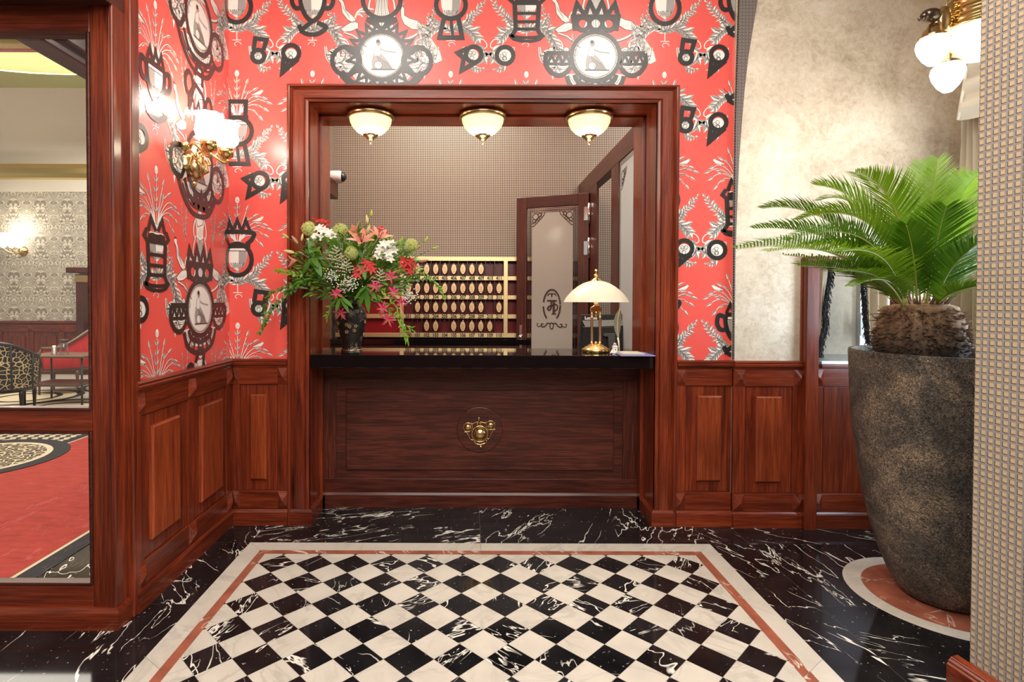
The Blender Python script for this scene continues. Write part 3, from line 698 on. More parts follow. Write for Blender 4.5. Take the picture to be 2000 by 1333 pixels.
# ------------------------------------------------------------------ wainscot panelling
def fb(x, n, z): return (x, YB - n, z)          # on the back wall
def fr(x, n, z): return (x, YB - .02 - n, z)    # the same, 2 cm further out, on the right
def fL(y, n, z): return (XL + n, y, z)          # on the left wall
ZR = dict(rail=(1.062, 1.107), top=(.938, 1.054), bot=(.108, .228), base=(0, .106), raised=(.305, .872))
def wainscot(name, xf, along, s0, s1, stiles, fields, label, raised=True, rail=True, zr=None, blocks='tb'):
    ga, gz = WOOD[along], WOOD['z']
    r = root(name, xf(s0, 0, 0), label, kind='structure')
    def bx(nm, a, b, n0, n1, z0, z1, m, bev=.003): return MB(xf).box(a, b, n0, n1, z0, z1).build(nm, m, r, bevel=bev)
    bx('back_board', s0, s1, .0, .012, .10, 1.06, gz, 0)
    if rail:
        m = MB(xf)
        pr = [(0, 1.05), (.028, 1.05), (.032, 1.062), (.045, 1.070), (.048, 1.082), (.040, 1.088), (.044, 1.098), (.034, 1.107), (0, 1.107)]
        m.prism([(s0, n, z) for n, z in pr], (0, 0, 0)) if 0 else None
        vs = [(s0, n, z) for n, z in pr] + [(s1, n, z) for n, z in pr]; k = len(pr)
        m.add(vs, [(i, (i + 1) % k, k + (i + 1) % k, k + i) for i in range(k)] + [tuple(range(k))[::-1], tuple(range(k, 2 * k))])
        m.build('chair_rail', ga, r)
    bx('top_rail', s0, s1, .0, .026, *ZR['top'], ga); bx('bottom_rail', s0, s1, .0, .026, *ZR['bot'], ga)
    m = MB(xf); pr = [(0, 0), (.038, 0), (.038, .088), (.034, .096), (.026, .106), (0, .106)]; k = len(pr)
    m.add([(s0, n, z) for n, z in pr] + [(s1, n, z) for n, z in pr], [(i, (i + 1) % k, k + (i + 1) % k, k + i) for i in range(k)] + [tuple(range(k))[::-1], tuple(range(k, 2 * k))])
    m.build('baseboard', ga, r)
    for a, b in stiles:
        bx('stile', a, b, .0, .022, ZR['bot'][1], ZR['top'][0], gz)
        for z0, z1 in (ZR['top'], ZR['bot']):
            m = MB(xf); m.pyramid(a + .002, b - .002, .026, .052, z0 + .004, z1 - .004); m.build('pyramid_block', ga, r)
    for a, b in fields:
        w = b - a
        bx('field_panel', a + .006, b - .006, .0, .016, ZR['bot'][1] + .004, ZR['top'][0] - .004, gz, .002)
        if raised:
            p = raised if isinstance(raised, tuple) else (.25, .25)
            m = MB(xf); x0, x1 = a + w * p[0], b - w * p[1]; z0, z1 = ZR['raised']
            vs = []
            for (e, n) in ((0, .010), (0, .030), (.009, .038)): vs += [(x0 + e, n, z0 + e), (x1 - e, n, z0 + e), (x1 - e, n, z1 - e), (x0 + e, n, z1 - e)]
            fs = [(4 * j + i, 4 * j + (i + 1) % 4, 4 * j + 4 + (i + 1) % 4, 4 * j + 4 + i) for j in range(2) for i in range(4)] + [(8, 9, 10, 11)]
            m.add(vs, fs); m.build('raised_panel', WOODP, r)
    return r
def bxu(u, y=3.68): return P(u, 900, y).x
TX0, TX1 = OXL - TRO, OXR + TRO          # outer edges of the casing
wainscot('trim_1', fb, 'x', XL + .0, TX0, [(bxu(453.6), bxu(467)), (bxu(541), bxu(563))], [(bxu(467), bxu(541))],
         'narrow mahogany wainscot between the left corner and the reception frame', raised=(.29, .29))
wainscot('trim_2', fb, 'x', TX1, bxu(1430), [(bxu(1318.5), bxu(1340))], [(bxu(1340), bxu(1424))],
         'mahogany wainscot under the red paper right of the reception frame', raised=(.26, .18))
xr1 = bxu(1571)
wainscot('trim_3', fr, 'x', bxu(1430), xr1, [(bxu(1430.5), bxu(1453)), (bxu(1546), bxu(1568))], [(bxu(1453), bxu(1546))],
         'mahogany wainscot under the pearl plaster, left of the dark post', raised=(.22, .25))
xp0, xp1, XE = bxu(1571), bxu(1604), 3.30
wainscot('trim_4', fr, 'x', bxu(1580), XE, [(bxu(1582), bxu(1605)), (3.1, 3.2)], [(bxu(1605), 3.1)],
         'flat panelled mahogany wainscot right of the dark post, behind the planter', raised=False, rail=False)
yl = lambda u: 1.58 * 1090 / (921 - u)
wainscot('trim_5', fL, 'y', YN + .03, YB - .002, [(yl(266), yl(284)), (yl(369), yl(384)), (yl(444), yl(453))], [(yl(284), yl(362)), (yl(384), yl(443))],
         'mahogany wainscot with two tall panels along the left wall', raised=(.13, .17))

# ------------------------------------------------------------------ portal casing and reveal
portal = root('trim_6', (0, YB, 0), 'moulded mahogany frame round the reception opening', kind='structure')
prof = [(0, 0), (0, .020), (.004, .026), (.018, .028), (.022, .020), (.028, .018), (.034, .026), (.092, .026), (.098, .016), (.104, .016), (.110, .026), (.118, .022), (.122, .036), (.128, .040), (.138, .040), (.142, .034), (.142, 0)]
def casing(nm, fa, fbb, m):
    b = MB(); k = len(prof)
    b.add([fa(d, n) for d, n in prof] + [fbb(d, n) for d, n in prof], [(i, i + 1, k + i + 1, k + i) for i in range(k - 1)])
    b.build(nm, m, portal)
casing('casing', lambda d, n: (OXL - d, YB - n, 0), lambda d, n: (OXL - d, YB - n, OZ + d * .8), WOOD['z'])
casing('casing', lambda d, n: (OXR + d, YB - n, 0), lambda d, n: (OXR + d, YB - n, OZ + d * .8), WOOD['z'])
casing('casing_head', lambda d, n: (OXL - d, YB - n, OZ + d * .8), lambda d, n: (OXR + d, YB - n, OZ + d * .8), WOOD['x'])
Y1, Y2 = 3.93, 4.16
for sg, x in ((-1, OXL), (1, OXR)):
    a, b = sorted((x, x + sg * .03)); MB().box(a, b, YB - .018, Y1, 0, OZ).build('jamb', WOOD['z'], portal, bevel=.002)
    xi = x - sg * .022; a, b = sorted((xi, x + sg * .03)); MB().box(a, b, Y1 + .012, Y2, 0, OZ).build('jamb', WOOD['z'], portal, bevel=.004)
MB().box(OXL - .03, OXR + .03, YB - .018, Y1, OZ, OZ + .03).build('soffit', WOOD['x'], portal, bevel=.002)
MB().box(OXL - .03, OXR + .03, Y1 + .012, Y2, OZ - .016, OZ + .03).build('soffit', WOOD['x'], portal, bevel=.004)
MB().box(OXL - .05, OXR + .05, Y1, Y1 + .014, OZ + .004, OZ + .03).build('shadow_gap', M_BLACKP, portal)
# plinth blocks with a bevelled cap, on the casing and along the reveal
def plinth(nm, pts, h, th, m, parent, cap=.016):
    """baseboard following a floor polyline of (x, y) corners, offset th to its right-hand side"""
    n = len(pts); nr = []
    for i in range(n - 1):
        dx, dy = pts[i + 1][0] - pts[i][0], pts[i + 1][1] - pts[i][1]; L = math.hypot(dx, dy); nr.append((dy / L, -dx / L))
    def off(t):
        out = []
        for i in range(n):
            if i == 0: a = nr[0]; o = (pts[0][0] + a[0] * t, pts[0][1] + a[1] * t)
            elif i == n - 1: a = nr[-1]; o = (pts[i][0] + a[0] * t, pts[i][1] + a[1] * t)
            else:
                a, b = nr[i - 1], nr[i]; k = 1 + a[0] * b[0] + a[1] * b[1]; o = (pts[i][0] + (a[0] + b[0]) * t / k, pts[i][1] + (a[1] + b[1]) * t / k)
            out.append(o)
        return out
    rows = [(th, 0), (th, h - cap), (th * .55, h), (0, h)]
    vs = []
    for t, z in rows: vs += [(x, y, z) for x, y in off(t)]
    fs = [(j * n + i, j * n + i + 1, (j + 1) * n + i + 1, (j + 1) * n + i) for j in range(3) for i in range(n - 1)]
    return MB().add(vs, fs).build(nm, m, parent, recalc=False)
YC = 4.02     # face of the counter
plinth('plinth', [(OXL - .125, YB - .018), (OXL + .0, YB - .018), (OXL + .0, YC)], .108, .022, WOOD['x'], portal)
plinth('plinth', [(OXR - .0, YC), (OXR - .0, YB - .018), (OXR + .125, YB - .018)], .108, .022, WOOD['x'], portal)

# ------------------------------------------------------------------ reception counter
ctr = root('reception_counter', (.07, YC + .2, 0), 'dark oak reception counter front with a brass ornament on a round boss', 'counter')
cxa, cxb = OXL + .003, OXR - .003
MB().box(cxa, cxb, YC + .012, YC + .30, .0, 1.045).build('body', OAK['x'], ctr)
def cz(v): return P(900, v, YC).z
def cx_(u): return P(u, 850, YC).x
zt, zb, x0, x1 = cz(743), cz(936), cx_(656), cx_(1217)
MB().box(cxa, cxb, YC, YC + .02, zt, 1.045).build('top_rail', OAK['x'], ctr, bevel=.002)
MB().box(cxa, cxb, YC, YC + .02, .10, zb).build('bottom_rail', OAK['x'], ctr, bevel=.002)
MB().box(cxa, x0, YC, YC + .02, zb, zt).build('stile', OAK['z'], ctr, bevel=.002); MB().box(x1, cxb, YC, YC + .02, zb, zt).build('stile', OAK['z'], ctr, bevel=.002)
m = MB(); a0, a1, b0, b1 = cx_(676), cx_(1198), cz(918.5), cz(762)
m.add([(a0, YC + .013, b0), (a1, YC + .013, b0), (a1, YC + .013, b1), (a0, YC + .013, b1), (a0, YC - .002, b0), (a1, YC - .002, b0), (a1, YC - .002, b1), (a0, YC - .002, b1),
       (a0 + .004, YC - .006, b0 + .004), (a1 - .004, YC - .006, b0 + .004), (a1 - .004, YC - .006, b1 - .004), (a0 + .004, YC - .006, b1 - .004)],
      [(j * 4 + i, j * 4 + (i + 1) % 4, j * 4 + 4 + (i + 1) % 4, j * 4 + 4 + i) for j in (0, 1) for i in range(4)] + [(8, 9, 10, 11)])
m.build('raised_panel', OAK['x'], ctr)
ec = P(937, 840, YC - .006)
MB().lathe([(.0, .005), (.158, .005), (.164, .004), (.168, -.001), (.170, -.004)][::-1], (ec.x, YC - .006, ec.z), 64, ax=(0, -1, 0)).build('boss', wood('dark_oak_boss', 'x', *OAKC, rough=.4, oak=True), ctr)
plinth('plinth', [(cxa + .0, YC), (cxb - .0, YC)], .108, .018, OAK['x'], ctr)
# brass ornament
em = MB(); ez = lambda u, v, d=0: tuple(P(u, v, YC - .013 - d))
px = YC / 1090
def dome(mb, u, v, r, dr):
    c = ez(u, v); mb.lathe([(.001, dr), (r * .5, dr * .9), (r * .82, dr * .55), (r, 0)], c, 24, ax=(0, -1, 0))
em_b = lambda zx, zy: (850 + zx / 10.25, 770 + zy / 10.25)
for (zx, zy, r) in ((897, 800, 13.2), (655, 668, 7.2), (1108, 628, 7.2)): dome(em, *em_b(zx, zy), r * px, r * px * .62)
em.build('ornament_dome', M_BRASSD, ctr)
em = MB()
for (zx, zy, r, w) in ((893, 800, 15.4, .006), (655, 668, 8.8, .0035), (1108, 628, 8.8, .0035)):
    u, v = em_b(zx, zy); c = P(u, v, YC - .014)
    em.tube([(c.x + r * px * cos(a), c.y, c.z + r * px * sin(a)) for a in [2 * pi * i / 32 for i in range(32)]], w, 8, closed=True)
def sc_(pts, w): em.tube(spline([ez(*em_b(*p)) for p in pts], 6), w, 7)
sc_([(720, 570), (740, 600), (800, 575), (850, 560), (865, 590), (835, 605), (840, 580)], .0035); sc_([(1020, 550), (1010, 580), (950, 570), (900, 560), (890, 590), (915, 605), (910, 585)], .0035)
sc_([(580, 765), (620, 765), (670, 840), (710, 910), (770, 925)], .0040); sc_([(1205, 715), (1170, 715), (1120, 800), (1080, 890), (1040, 900)], .0040)
sc_([(780, 940), (800, 985), (860, 1010), (910, 1015)], .0058); sc_([(1030, 920), (1010, 980), (960, 1000), (910, 1015)], .0058)
u, v = em_b(912, 1060); c = P(u, v, YC - .016); em.ell(tuple(c), .012, .01, .012); u, v = em_b(872, 500); c = P(u, v, YC - .016); em.ell(tuple(c), .008, .008, .016)
em.build('ornament_scroll', M_BRASSD, ctr)
ctop = MB().box(OXL + .008, OXR - .012, 3.700, 4.24, 1.047, 1.135).build('countertop', M_GRANITE, bevel=.003)
tag(ctop, 'thick polished black granite slab on top of the reception counter', 'countertop')
ZT = 1.135

# ------------------------------------------------------------------ ceiling lamps in the portal
def dome_lamp():
    r = root('ceiling_lamp', (0, 0, 0))
    MB().lathe([(.10, .03), (.155, .028), (.166, .018), (.168, .006), (.160, -.004), (.150, -.010), (.146, -.004), (.10, .0)], n=48).build('rim', M_BRASSD, r, local=True)
    MB().lathe([(.146, -.006), (.143, -.03), (.128, -.062), (.098, -.094), (.060, -.116), (.030, -.124), (.004, -.126)], n=48).build('glass_bowl', M_DOME, r, local=True)
    MB().lathe([(.052, -.112), (.054, -.120), (.045, -.130), (.030, -.136), (.026, -.146), (.014, -.154), (.007, -.160), (.009, -.170), (.004, -.178), (.001, -.180)], n=24).build('finial', M_BRASSD, r, local=True)
    return r
lamp0 = dome_lamp()
for i, (u, w) in enumerate(((724, 'left'), (943, 'middle'), (1151, 'right'))):
    p = P(u, 231, 3.93); o = lamp0 if i == 0 else dup(lamp0, p)
    o.location = (p.x, 3.93, OZ - .03)
    tag(o, f'brass rimmed frosted dome lamp, {w} of the three under the portal', 'ceiling lamp', 'dome lamps under the portal')
    light('dome_lamp_glow', 'POINT', (p.x, 3.93, OZ - .245), 5, (1, .87, .62), radius=.05); light('dome_lamp_bulb', 'POINT', (p.x, 3.93, OZ - .085), 1.1, (1, .9, .7), radius=.03)

# ------------------------------------------------------------------ reception room
YR, XRL, ZR_ = 6.45, -1.585, 4.3
uvx = lambda c: (c.x, c.z); uvy = lambda c: (c.y, c.z)
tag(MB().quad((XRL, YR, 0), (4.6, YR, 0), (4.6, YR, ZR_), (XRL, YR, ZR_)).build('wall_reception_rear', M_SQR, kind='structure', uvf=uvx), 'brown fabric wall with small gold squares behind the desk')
tag(MB().quad((XRL, Y2, 0), (XRL, YR, 0), (XRL, YR, ZR_), (XRL, Y2, ZR_)).build('wall_reception_left', M_SQR, kind='structure', uvf=uvy), 'fabric side wall of the reception room')
tag(MB().box(XRL, 4.6, YB + .03, YR, ZR_, ZR_ + .04).build('ceiling_reception', M_CEIL, kind='structure'), 'ceiling of the reception room')
tag(MB().quad((4.6, Y2, 0), (4.6, YR, 0), (4.6, YR, ZR_), (4.6, Y2, ZR_)).build('wall_corridor', M_SQR, kind='structure', uvf=uvy), 'fabric wall of the corridor beyond the glass partition')
light('corridor_light', 'AREA', (2.6, 5.2, 4.1), 70, (1, .95, .9), 1.2)
# wooden soffit box high on the left wall and the little camera above it
c0 = P(652, 375, 6.0)
tag(MB().box(XRL + .002, XRL + .14, 5.1, 6.05, P(640, 388, 6.0).z, P(640, 357, 6.0).z).build('trim_7', DARKW['y'], kind='structure', bevel=.004), 'brown wooden box beam on the left wall of the reception room')
pc = P(659, 346, 5.95)
scam = root('security_camera', (pc.x, 5.95, pc.z), 'small white dome security camera high on the reception left wall', 'security camera')
MB().lathe([(.001, -.075), (.062, -.075), (.066, -.06), (.066, .03), (.058, .05)], n=24, ax=(1, 0, 0)).build('housing', M_WHITEP, scam, local=True)
MB().lathe([(.052, .045), (.05, .065), (.036, .085), (.018, .095), (.001, .097)], n=24, ax=(1, -.1, 0)).build('lens_dome', M_BLACKP, scam, local=True)
MB().box(-.13, -.07, -.03, .03, -.10, -.02).build('bracket', M_GREYP, scam, local=True)

# glass partition along the right of the reception room, with doorway and open door
XP = 1.225
part = root('trim_8', (XP, 5, 0), 'dark wooden glazed partition along the right of the reception room', kind='structure')
py = lambda u: XP * 1090 / (u - 921)
ztop, zbm = 2.83, 2.66
MB().box(XP, XP + .09, Y2, YR, zbm, ztop).build('beam', DARKW['y'], part, bevel=.004)
yA0, yA1 = py(1206), py(1192)     # post between sidelight and doorway
yB0, yB1 = py(1164), py(1150)     # hinge post
MB().box(XP, XP + .022, yA0, yA1, 0, zbm).build('post', DARKW['z'], part, bevel=.004)
MB().box(XP, XP + .022, yB0, yB1, 0, zbm).build('post', DARKW['z'], part, bevel=.004)
MB().box(XP, XP + .022, yB1, YR, 0, zbm).build('infill_board', DARKW['z'], part)
MB().box(XP, XP + .03, Y2, yA0, 0, .16).build('bottom_rail', DARKW['y'], part)
MB().box(XP + .012, XP + .018, Y2, yA0, .16, zbm).build('sidelight_pane', frosted('frosted_sidelight_glass', (.55, .54, .53), .93), part)
# etched corner on the sidelight pane
m = MB()
def etched_corner(mb, f, s, w):
    for r_ in (1.0, .8): mb_line(mb, f, [(0, -s * r_), (s * .15 * r_, -s * r_), (s * .9 * r_, -s * .25 * r_), (s * r_, 0)], w)
    for (a, b, c) in ((.3, -.3, .22), (.62, -.2, .13), (.2, -.62, .13), (.5, -.5, .10)):
        mb_line(mb, f, [(s * (a + c * cos(t)), s * (b + c * sin(t))) for t in [2 * pi * i / 12 for i in range(13)]], w)
def mb_line(mb, f, pts, w, mi=0):
    for q in ribbon(pts, w): mb.add([f(*p) for p in q], [(0, 1, 2, 3)], mi)
etched_corner(m, lambda a, b: (XP + .010, yA0 - .05 - a, zbm - .08 + b), .16, .010)
for d in (.02, .035): mb_line(m, lambda a, b: (XP + .010, yA0 - a, zbm + b), [(d, -2.3), (d, -d), (.6, -d)], .005)
m.build('etched_border', M_DARKPRINT, part, recalc=False)

hinge = P(1152, 500, 5.72); fre = P(1010, 500, 6.12)
HX, HY = XP - .005, yB1 - .02
dx_, dy_ = P(1010, 500, 6.13).x - HX, 6.13 - HY; DW = math.hypot(dx_, dy_); dang = atan2(dy_, dx_)
door = root('door_1', (HX, HY, 0), 'open brown door with an etched frosted glass pane in the reception room', kind='structure', rz=dang)
DH = 2.62; st = .115; pt = .12
def dbox(nm, a, b, z0, z1, m, n=.04): return MB().box(a, b, -n / 2, n / 2, z0, z1).build(nm, m, door, bevel=.004, local=True)
dbox('stile', 0, st, .01, DH, DARKW['z']); dbox('stile', DW - st, DW, .01, DH, DARKW['z'])
dbox('top_rail', st, DW - st, DH - pt, DH, DARKW['x']); dbox('bottom_rail', st, DW - st, .01, .3, DARKW['x'])
MB().box(st, DW - st, -.003, .0, .3, DH - pt).build('glass_pane', M_PANE, door, local=True)
MB().box(st + .055, DW - st - .055, .0005, .0035, .3, DH - pt - .055).build('frosted_field', frosted('frosted_door_glass', (.60, .53, .46), .80), door, local=True)
# the printed border, corners and monogram of the pane, on the side towards the desk
ND = .0055
for sgn in (1,):
    m = MB(); f = lambda a, b: (a, ND, b)
    ga, gb, z0, z1 = st, DW - st, .3, DH - pt
    for d, w in ((.016, .004), (.034, .008), (.052, .004)):
        mb_line(m, f, [(ga + d, z0), (ga + d, z1 - d), (gb - d, z1 - d), (gb - d, z0)], w)
    etched_corner(m, lambda a, b: (ga + .05 + a, ND, z1 - .05 + b), .15, .009)
    etched_corner(m, lambda a, b: (gb - .05 - a, ND, z1 - .05 + b), .15, .009)
    m.build('etched_border', M_DARKPRINT, door, recalc=False, local=True)
    # monogram: local x grows to the left in the picture
    mc = P(1079, 597, 5.95); mz = mc.z; ma = DW * .50
    G = lambda a, b: (ma - a, ND + .001, mz + b)
    m = MB(); k = .0056
    L = lambda pts, w: mb_line(m, G, [(a * k, b * k) for a, b in pts], w * k)
    L(circ((0, 0), 16.5, 24, ry=30, a0=pi * .93, a1=.08)[0:24], 3.2); L(circ((0, 0), 16.5, 14, ry=30, a0=.02, a1=-pi * .30), 3.2); L(circ((0, 0), 16.5, 14, ry=30, a0=pi * 1.02, a1=pi * 1.30), 3.2)
    L([(-9, 9), (10, 9)], 3); L(s2([(-1, 9), (-1, -4), (-5, -9), (-8, -6), (-5, -2), (3, 0)]), 3.2); L([(4, 8), (4, -15)], 4.5); L([(0, -16), (9, -16)], 2.2); L(s2([(4, 2), (10, 1), (11, -6), (6, -11)]), 2.6)
    L(s2([(-8, 18), (-6, 22), (-1, 22), (0, 17), (1, 22), (6, 22), (8, 18)]), 1.8); L(s2([(0, 17), (0, 24)]), 1.4)
    L(circ((0, -39), 3.5, 12, ry=6) + [(3.5, -39)], 1.8)
    for sg in (-1, 1): L(s2([(sg * 2, -36), (sg * 8, -34), (sg * 13, -40), (sg * 19, -41), (sg * 20, -36), (sg * 16, -36)]), 2.2); L(s2([(sg * 20, -39), (sg * 27, -41), (sg * 29, -36), (sg * 26, -35)]), 1.4)
    m.build('monogram', M_DARKPRINT, door, recalc=False, local=True)
# lever handle plate and cylinder on the free stile
hp = MB(); hz = P(1012, 662, 6.1).z
hp.box(DW - .075, DW - .040, .02, .028, hz - .15, hz + .15); hp.build('handle_plate', M_CHROME, door, bevel=.004, local=True)
MB().lathe([(.001, .045), (.018, .045), (.024, .036), (.024, .012), (.012, .008), (.012, 0)], (DW - .058, .028, hz + .02), 20, ax=(0, 1, 0)).build('door_knob', M_CHROME, door, local=True)
for zz in (411, 481):
    z = P(1156, zz, 5.6).z
    m = MB(); m.lathe([(.001, -.11), (.016, -.10), (.016, .10), (.001, .11)], (-.004, .030, z), 12); m.box(.012, .05, .02, .024, z - .07, z + .07); m.build('hinge', M_CHROME, door, local=True)

# ------------------------------------------------------------------ key cabinet
YK = 6.22
kx = lambda u: P(u, 600, YK).x
kz = lambda v: P(900, v, YK).z
kb = root('key_cabinet', (kx(886), YK + .1, kz(660)), 'wide red and brass key rack with numbered compartments behind the desk', 'key cabinet')
M_KRED = plain('dark_red_lacquer', (.19, .013, .014), rough=.28); M_KRED2 = plain('bright_red_lacquer', (.36, .010, .016), rough=.28); M_KDIV = plain('blackened_divider', (.05, .011, .010), rough=.3)
uL, uM, uR, uE = 655, 784.7, 987.5, 1150
MB().box(kx(uM), kx(uR), YK + .12, YK + .14, kz(660), kz(502)).build('back_panel', M_KRED, kb)
MB().box(kx(uL), kx(uM), YK + .12, YK + .14, kz(660), kz(502)).build('side_back_panel', M_KRED2, kb, label='empty bright red compartments beside the numbered ones')
MB().box(kx(uR), kx(uE), YK + .12, YK + .14, kz(660), kz(502)).build('side_back_panel', M_KRED, kb)
MB().box(kx(uL), kx(uE), YK + .14, YK + .17, kz(661), kz(501)).build('carcass', DARKW['x'], kb)
bars = [(502, 510), (539.7, 547.7), (577, 585), (614.4, 622.6), (651, 659.6)]
nums = {1: ['%d' % n for n in range(401, 412)], 2: ['%d' % n for n in range(301, 312)], 3: ['%d' % n for n in range(201, 212)], 4: ['%d' % n for n in range(100, 111)]}
cellu = lambda i: 797.5 + i * 17.72
M_NUM = plain('black_engraved_number', (.02, .012, .008), rough=.5)
for i, (v0, v1) in enumerate(bars):
    b = MB().box(kx(uL), kx(uE), YK, YK + .014, kz(v1), kz(v0)).build('brass_bar', M_BRASSB, kb, bevel=.002)
    MB().box(kx(uL), kx(uE), YK + .014, YK + .14, kz(v1) + .006, kz(v0) - .006).build('shelf', M_KDIV, kb)
    if i in nums:
        for q, t in enumerate(nums[i]):
            vs, fs = text_geo(t, .056); x = kx(cellu(q)); z = kz((v0 + v1) / 2)
            MB().add([(x + vx * .80, YK - .0012, z + vy) for vx, vy, _ in vs], fs).build('room_number', M_NUM, b, recalc=False)
for u0, u1 in ((780.7, 788.7), (983.5, 991.6)): MB().box(kx(u0), kx(u1), YK - .004, YK + .012, kz(659.6), kz(502)).build('brass_post', M_BRASSB, kb, bevel=.002)
for i in range(12):
    u = cellu(i) - 8.86
    if 0 < i < 11: MB().box(kx(u) - .004, kx(u) + .004, YK + .006, YK + .13, kz(651), kz(510)).build('divider', M_KDIV, kb)
have = {1: range(1, 9), 2: range(0, 11), 3: [1, 2, 3, 4, 5, 6, 7, 8, 10], 4: [2, 3, 5, 6, 7, 8, 9]}
fobm = MB(); fpts = [(.030 * sin(t) * (1 - .12 * abs(cos(t))), .056 * cos(t)) for t in [2 * pi * i / 28 for i in range(28)]]
fobm.prism([(a, -.003, b) for a, b in fpts], (0, .006, 0))
fob0 = None
for row in (1, 2, 3, 4):
    for q in range(11):
        x = kx(cellu(q)); zt_ = kz(bars[row - 1][1])
        MB().tube([(x, YK + .12, zt_ - .018), (x, YK + .02, zt_ - .018), (x, YK + .012, zt_ - .026)], .003, 6).build('hook', M_CHROME, kb)
        if q not in have[row]: continue
        loc = (x, YK + .024, kz((bars[row - 1][1] + bars[row][0]) / 2 - .6 + 1.5))
        lab = f'oval brass key tag hanging above room number {nums[row][q]} in the key rack'
        if fob0 is None:
            fob0 = root('key_tag', loc, lab, 'key tag', 'brass key tags in the key rack')
            fobm.build('tag_plate', M_FOB, fob0, bevel=.0015, local=True)
            MB().tube([(.007 * cos(a), .0, .060 + .009 * sin(a)) for a in [2 * pi * k / 14 for k in range(14)]], .0018, 5, closed=True).build('ring', M_CHROME, fob0, local=True)
            m = MB()
            for zz in (.014, -.002, -.018): mb_line(m, lambda a, b: (a, -.0036, b), s2([(-.016, zz), (-.006, zz + .007), (.004, zz - .005), (.015, zz + .003)]), .003)
            mb_line(m, lambda a, b: (a, -.0036, b), [(-.014, -.033), (.014, -.033)], .005)
            m.build('engraving', plain('tag_engraving', (.16, .09, .04), rough=.6), fob0, recalc=False, local=True)
        else: dup(fob0, loc, lab)
# low sideboard under the rack
sb = root('sideboard', (-.1, 6.2, 0), 'low dark sideboard with a black top under the key rack', 'sideboard')
zs = kz(661) - .004
MB().box(kx(640), kx(1155), YK - .16, YR - .01, zs - .055, zs).build('top', M_GRANITE, sb, bevel=.003)
MB().box(kx(640), kx(1155), YK - .12, YR - .02, .0, zs - .055).build('body', DARKW['x'], sb)
for i in range(5):
    a = kx(640) + (kx(1155) - kx(640)) * i / 5; b = kx(640) + (kx(1155) - kx(640)) * (i + 1) / 5
    d = MB().box(a + .01, b - .01, YK - .14, YK - .12, .08, zs - .20).build('cupboard_door', DARKW['z'], sb, bevel=.003)
    m = MB(lambda x, n, z: (x, YK - .12 - n, z)); m.pyramid(a + .02, a + .10, .0, .03, zs - .17, zs - .08); m.build('pyramid_block', DARKW['x'], sb)

# ------------------------------------------------------------------ right hand wall: pearl plaster, arch band, post, window niche
YM = YB - .022
XC = P(1880, 400, YM).x     # corner of the bay
m = MB(); xa = P(1434, 400, YM).x; xo0, xo1 = P(1600, 600, YM).x, P(1748, 600, YM).x; zo0, zo1 = 1.06, 1.765
for a, b, z0, z1 in ((xa, xo0, 0, ZC), (xo1, XC + .02, 0, ZC), (xo0, xo1, 0, zo0), (xo0, xo1, zo1, ZC)): m.box(a, b, YM, YM + .05, z0, z1)
tag(m.build('wall_right', M_PLASTER, kind='structure', recalc=False), 'pearl metallic plaster wall behind the palm')
# narrow band in the squared fabric following the arch
Yb = YM - .012
lft = [(1446, -140), (1443, 0), (1439, 120), (1436.5, 240), (1434.5, 360), (1433, 500), (1432, 712)]
rgt = [(1434.5, 712), (1436.5, 500), (1440, 400), (1444, 310), (1449, 240), (1455, 170), (1462, 110), (1470, 60), (1480, 0), (1494, -70), (1512, -140)]
pts = [tuple(P(u, v, Yb)) for u, v in lft + rgt]
tag(MB().prism(pts, (0, .0119, 0)).build('trim_9', squares('dark_squared_band', (.16, .125, .115), (.20, .16, .14), (.03, .026, .024), .022), kind='structure', uvf=uvx), 'dark squared fabric band where the red paper meets the plaster arch')
m = MB()
for i in range(150):
    v = -60 + i * 5.1; uu = 1443 - 3.5 * min(v, 240) / 120 if v < 240 else 1436 - (v - 240) * .009
    c = P(uu, v, Yb - .002); m.ell(tuple(c), .0055, .004, .0062, 6, 4)
tag(m.build('trim_10', M_FRINGE, kind='structure'), 'black beaded edging beside the red wallpaper')
post = root('trim_11', (xp0, YM - .03, 0), 'dark mahogany post beside the window niche', kind='structure')
MB().box(P(1563, 600, YM).x, P(1577, 600, YM).x, YM - .018, YM + .02, .10, zo1 + .02).build('side_fillet', WOOD['z'], post, bevel=.003)
MB().box(P(1576, 600, 3.63).x, P(1601, 600, 3.63).x, 3.63, YM + .30, .0, zo1 + .02).build('face_board', WOOD['z'], post, bevel=.004)
MB().box(P(1566, 600, YM).x, xo1 + .1, 3.635, YM + .02, zo1, zo1 + .03).build('head_board', WOOD['x'], post, bevel=.004)
MB().box(xo1 - .03, xo1 + .06, 3.635, YM + .01, 1.0, zo1).build('far_jamb', WOOD['z'], post, bevel=.004)
MB().box(P(1600, 600, YM).x, xo1, 3.655, YM, 1.062, 1.085).build('sill_board', WOOD['x'], post, bevel=.004)
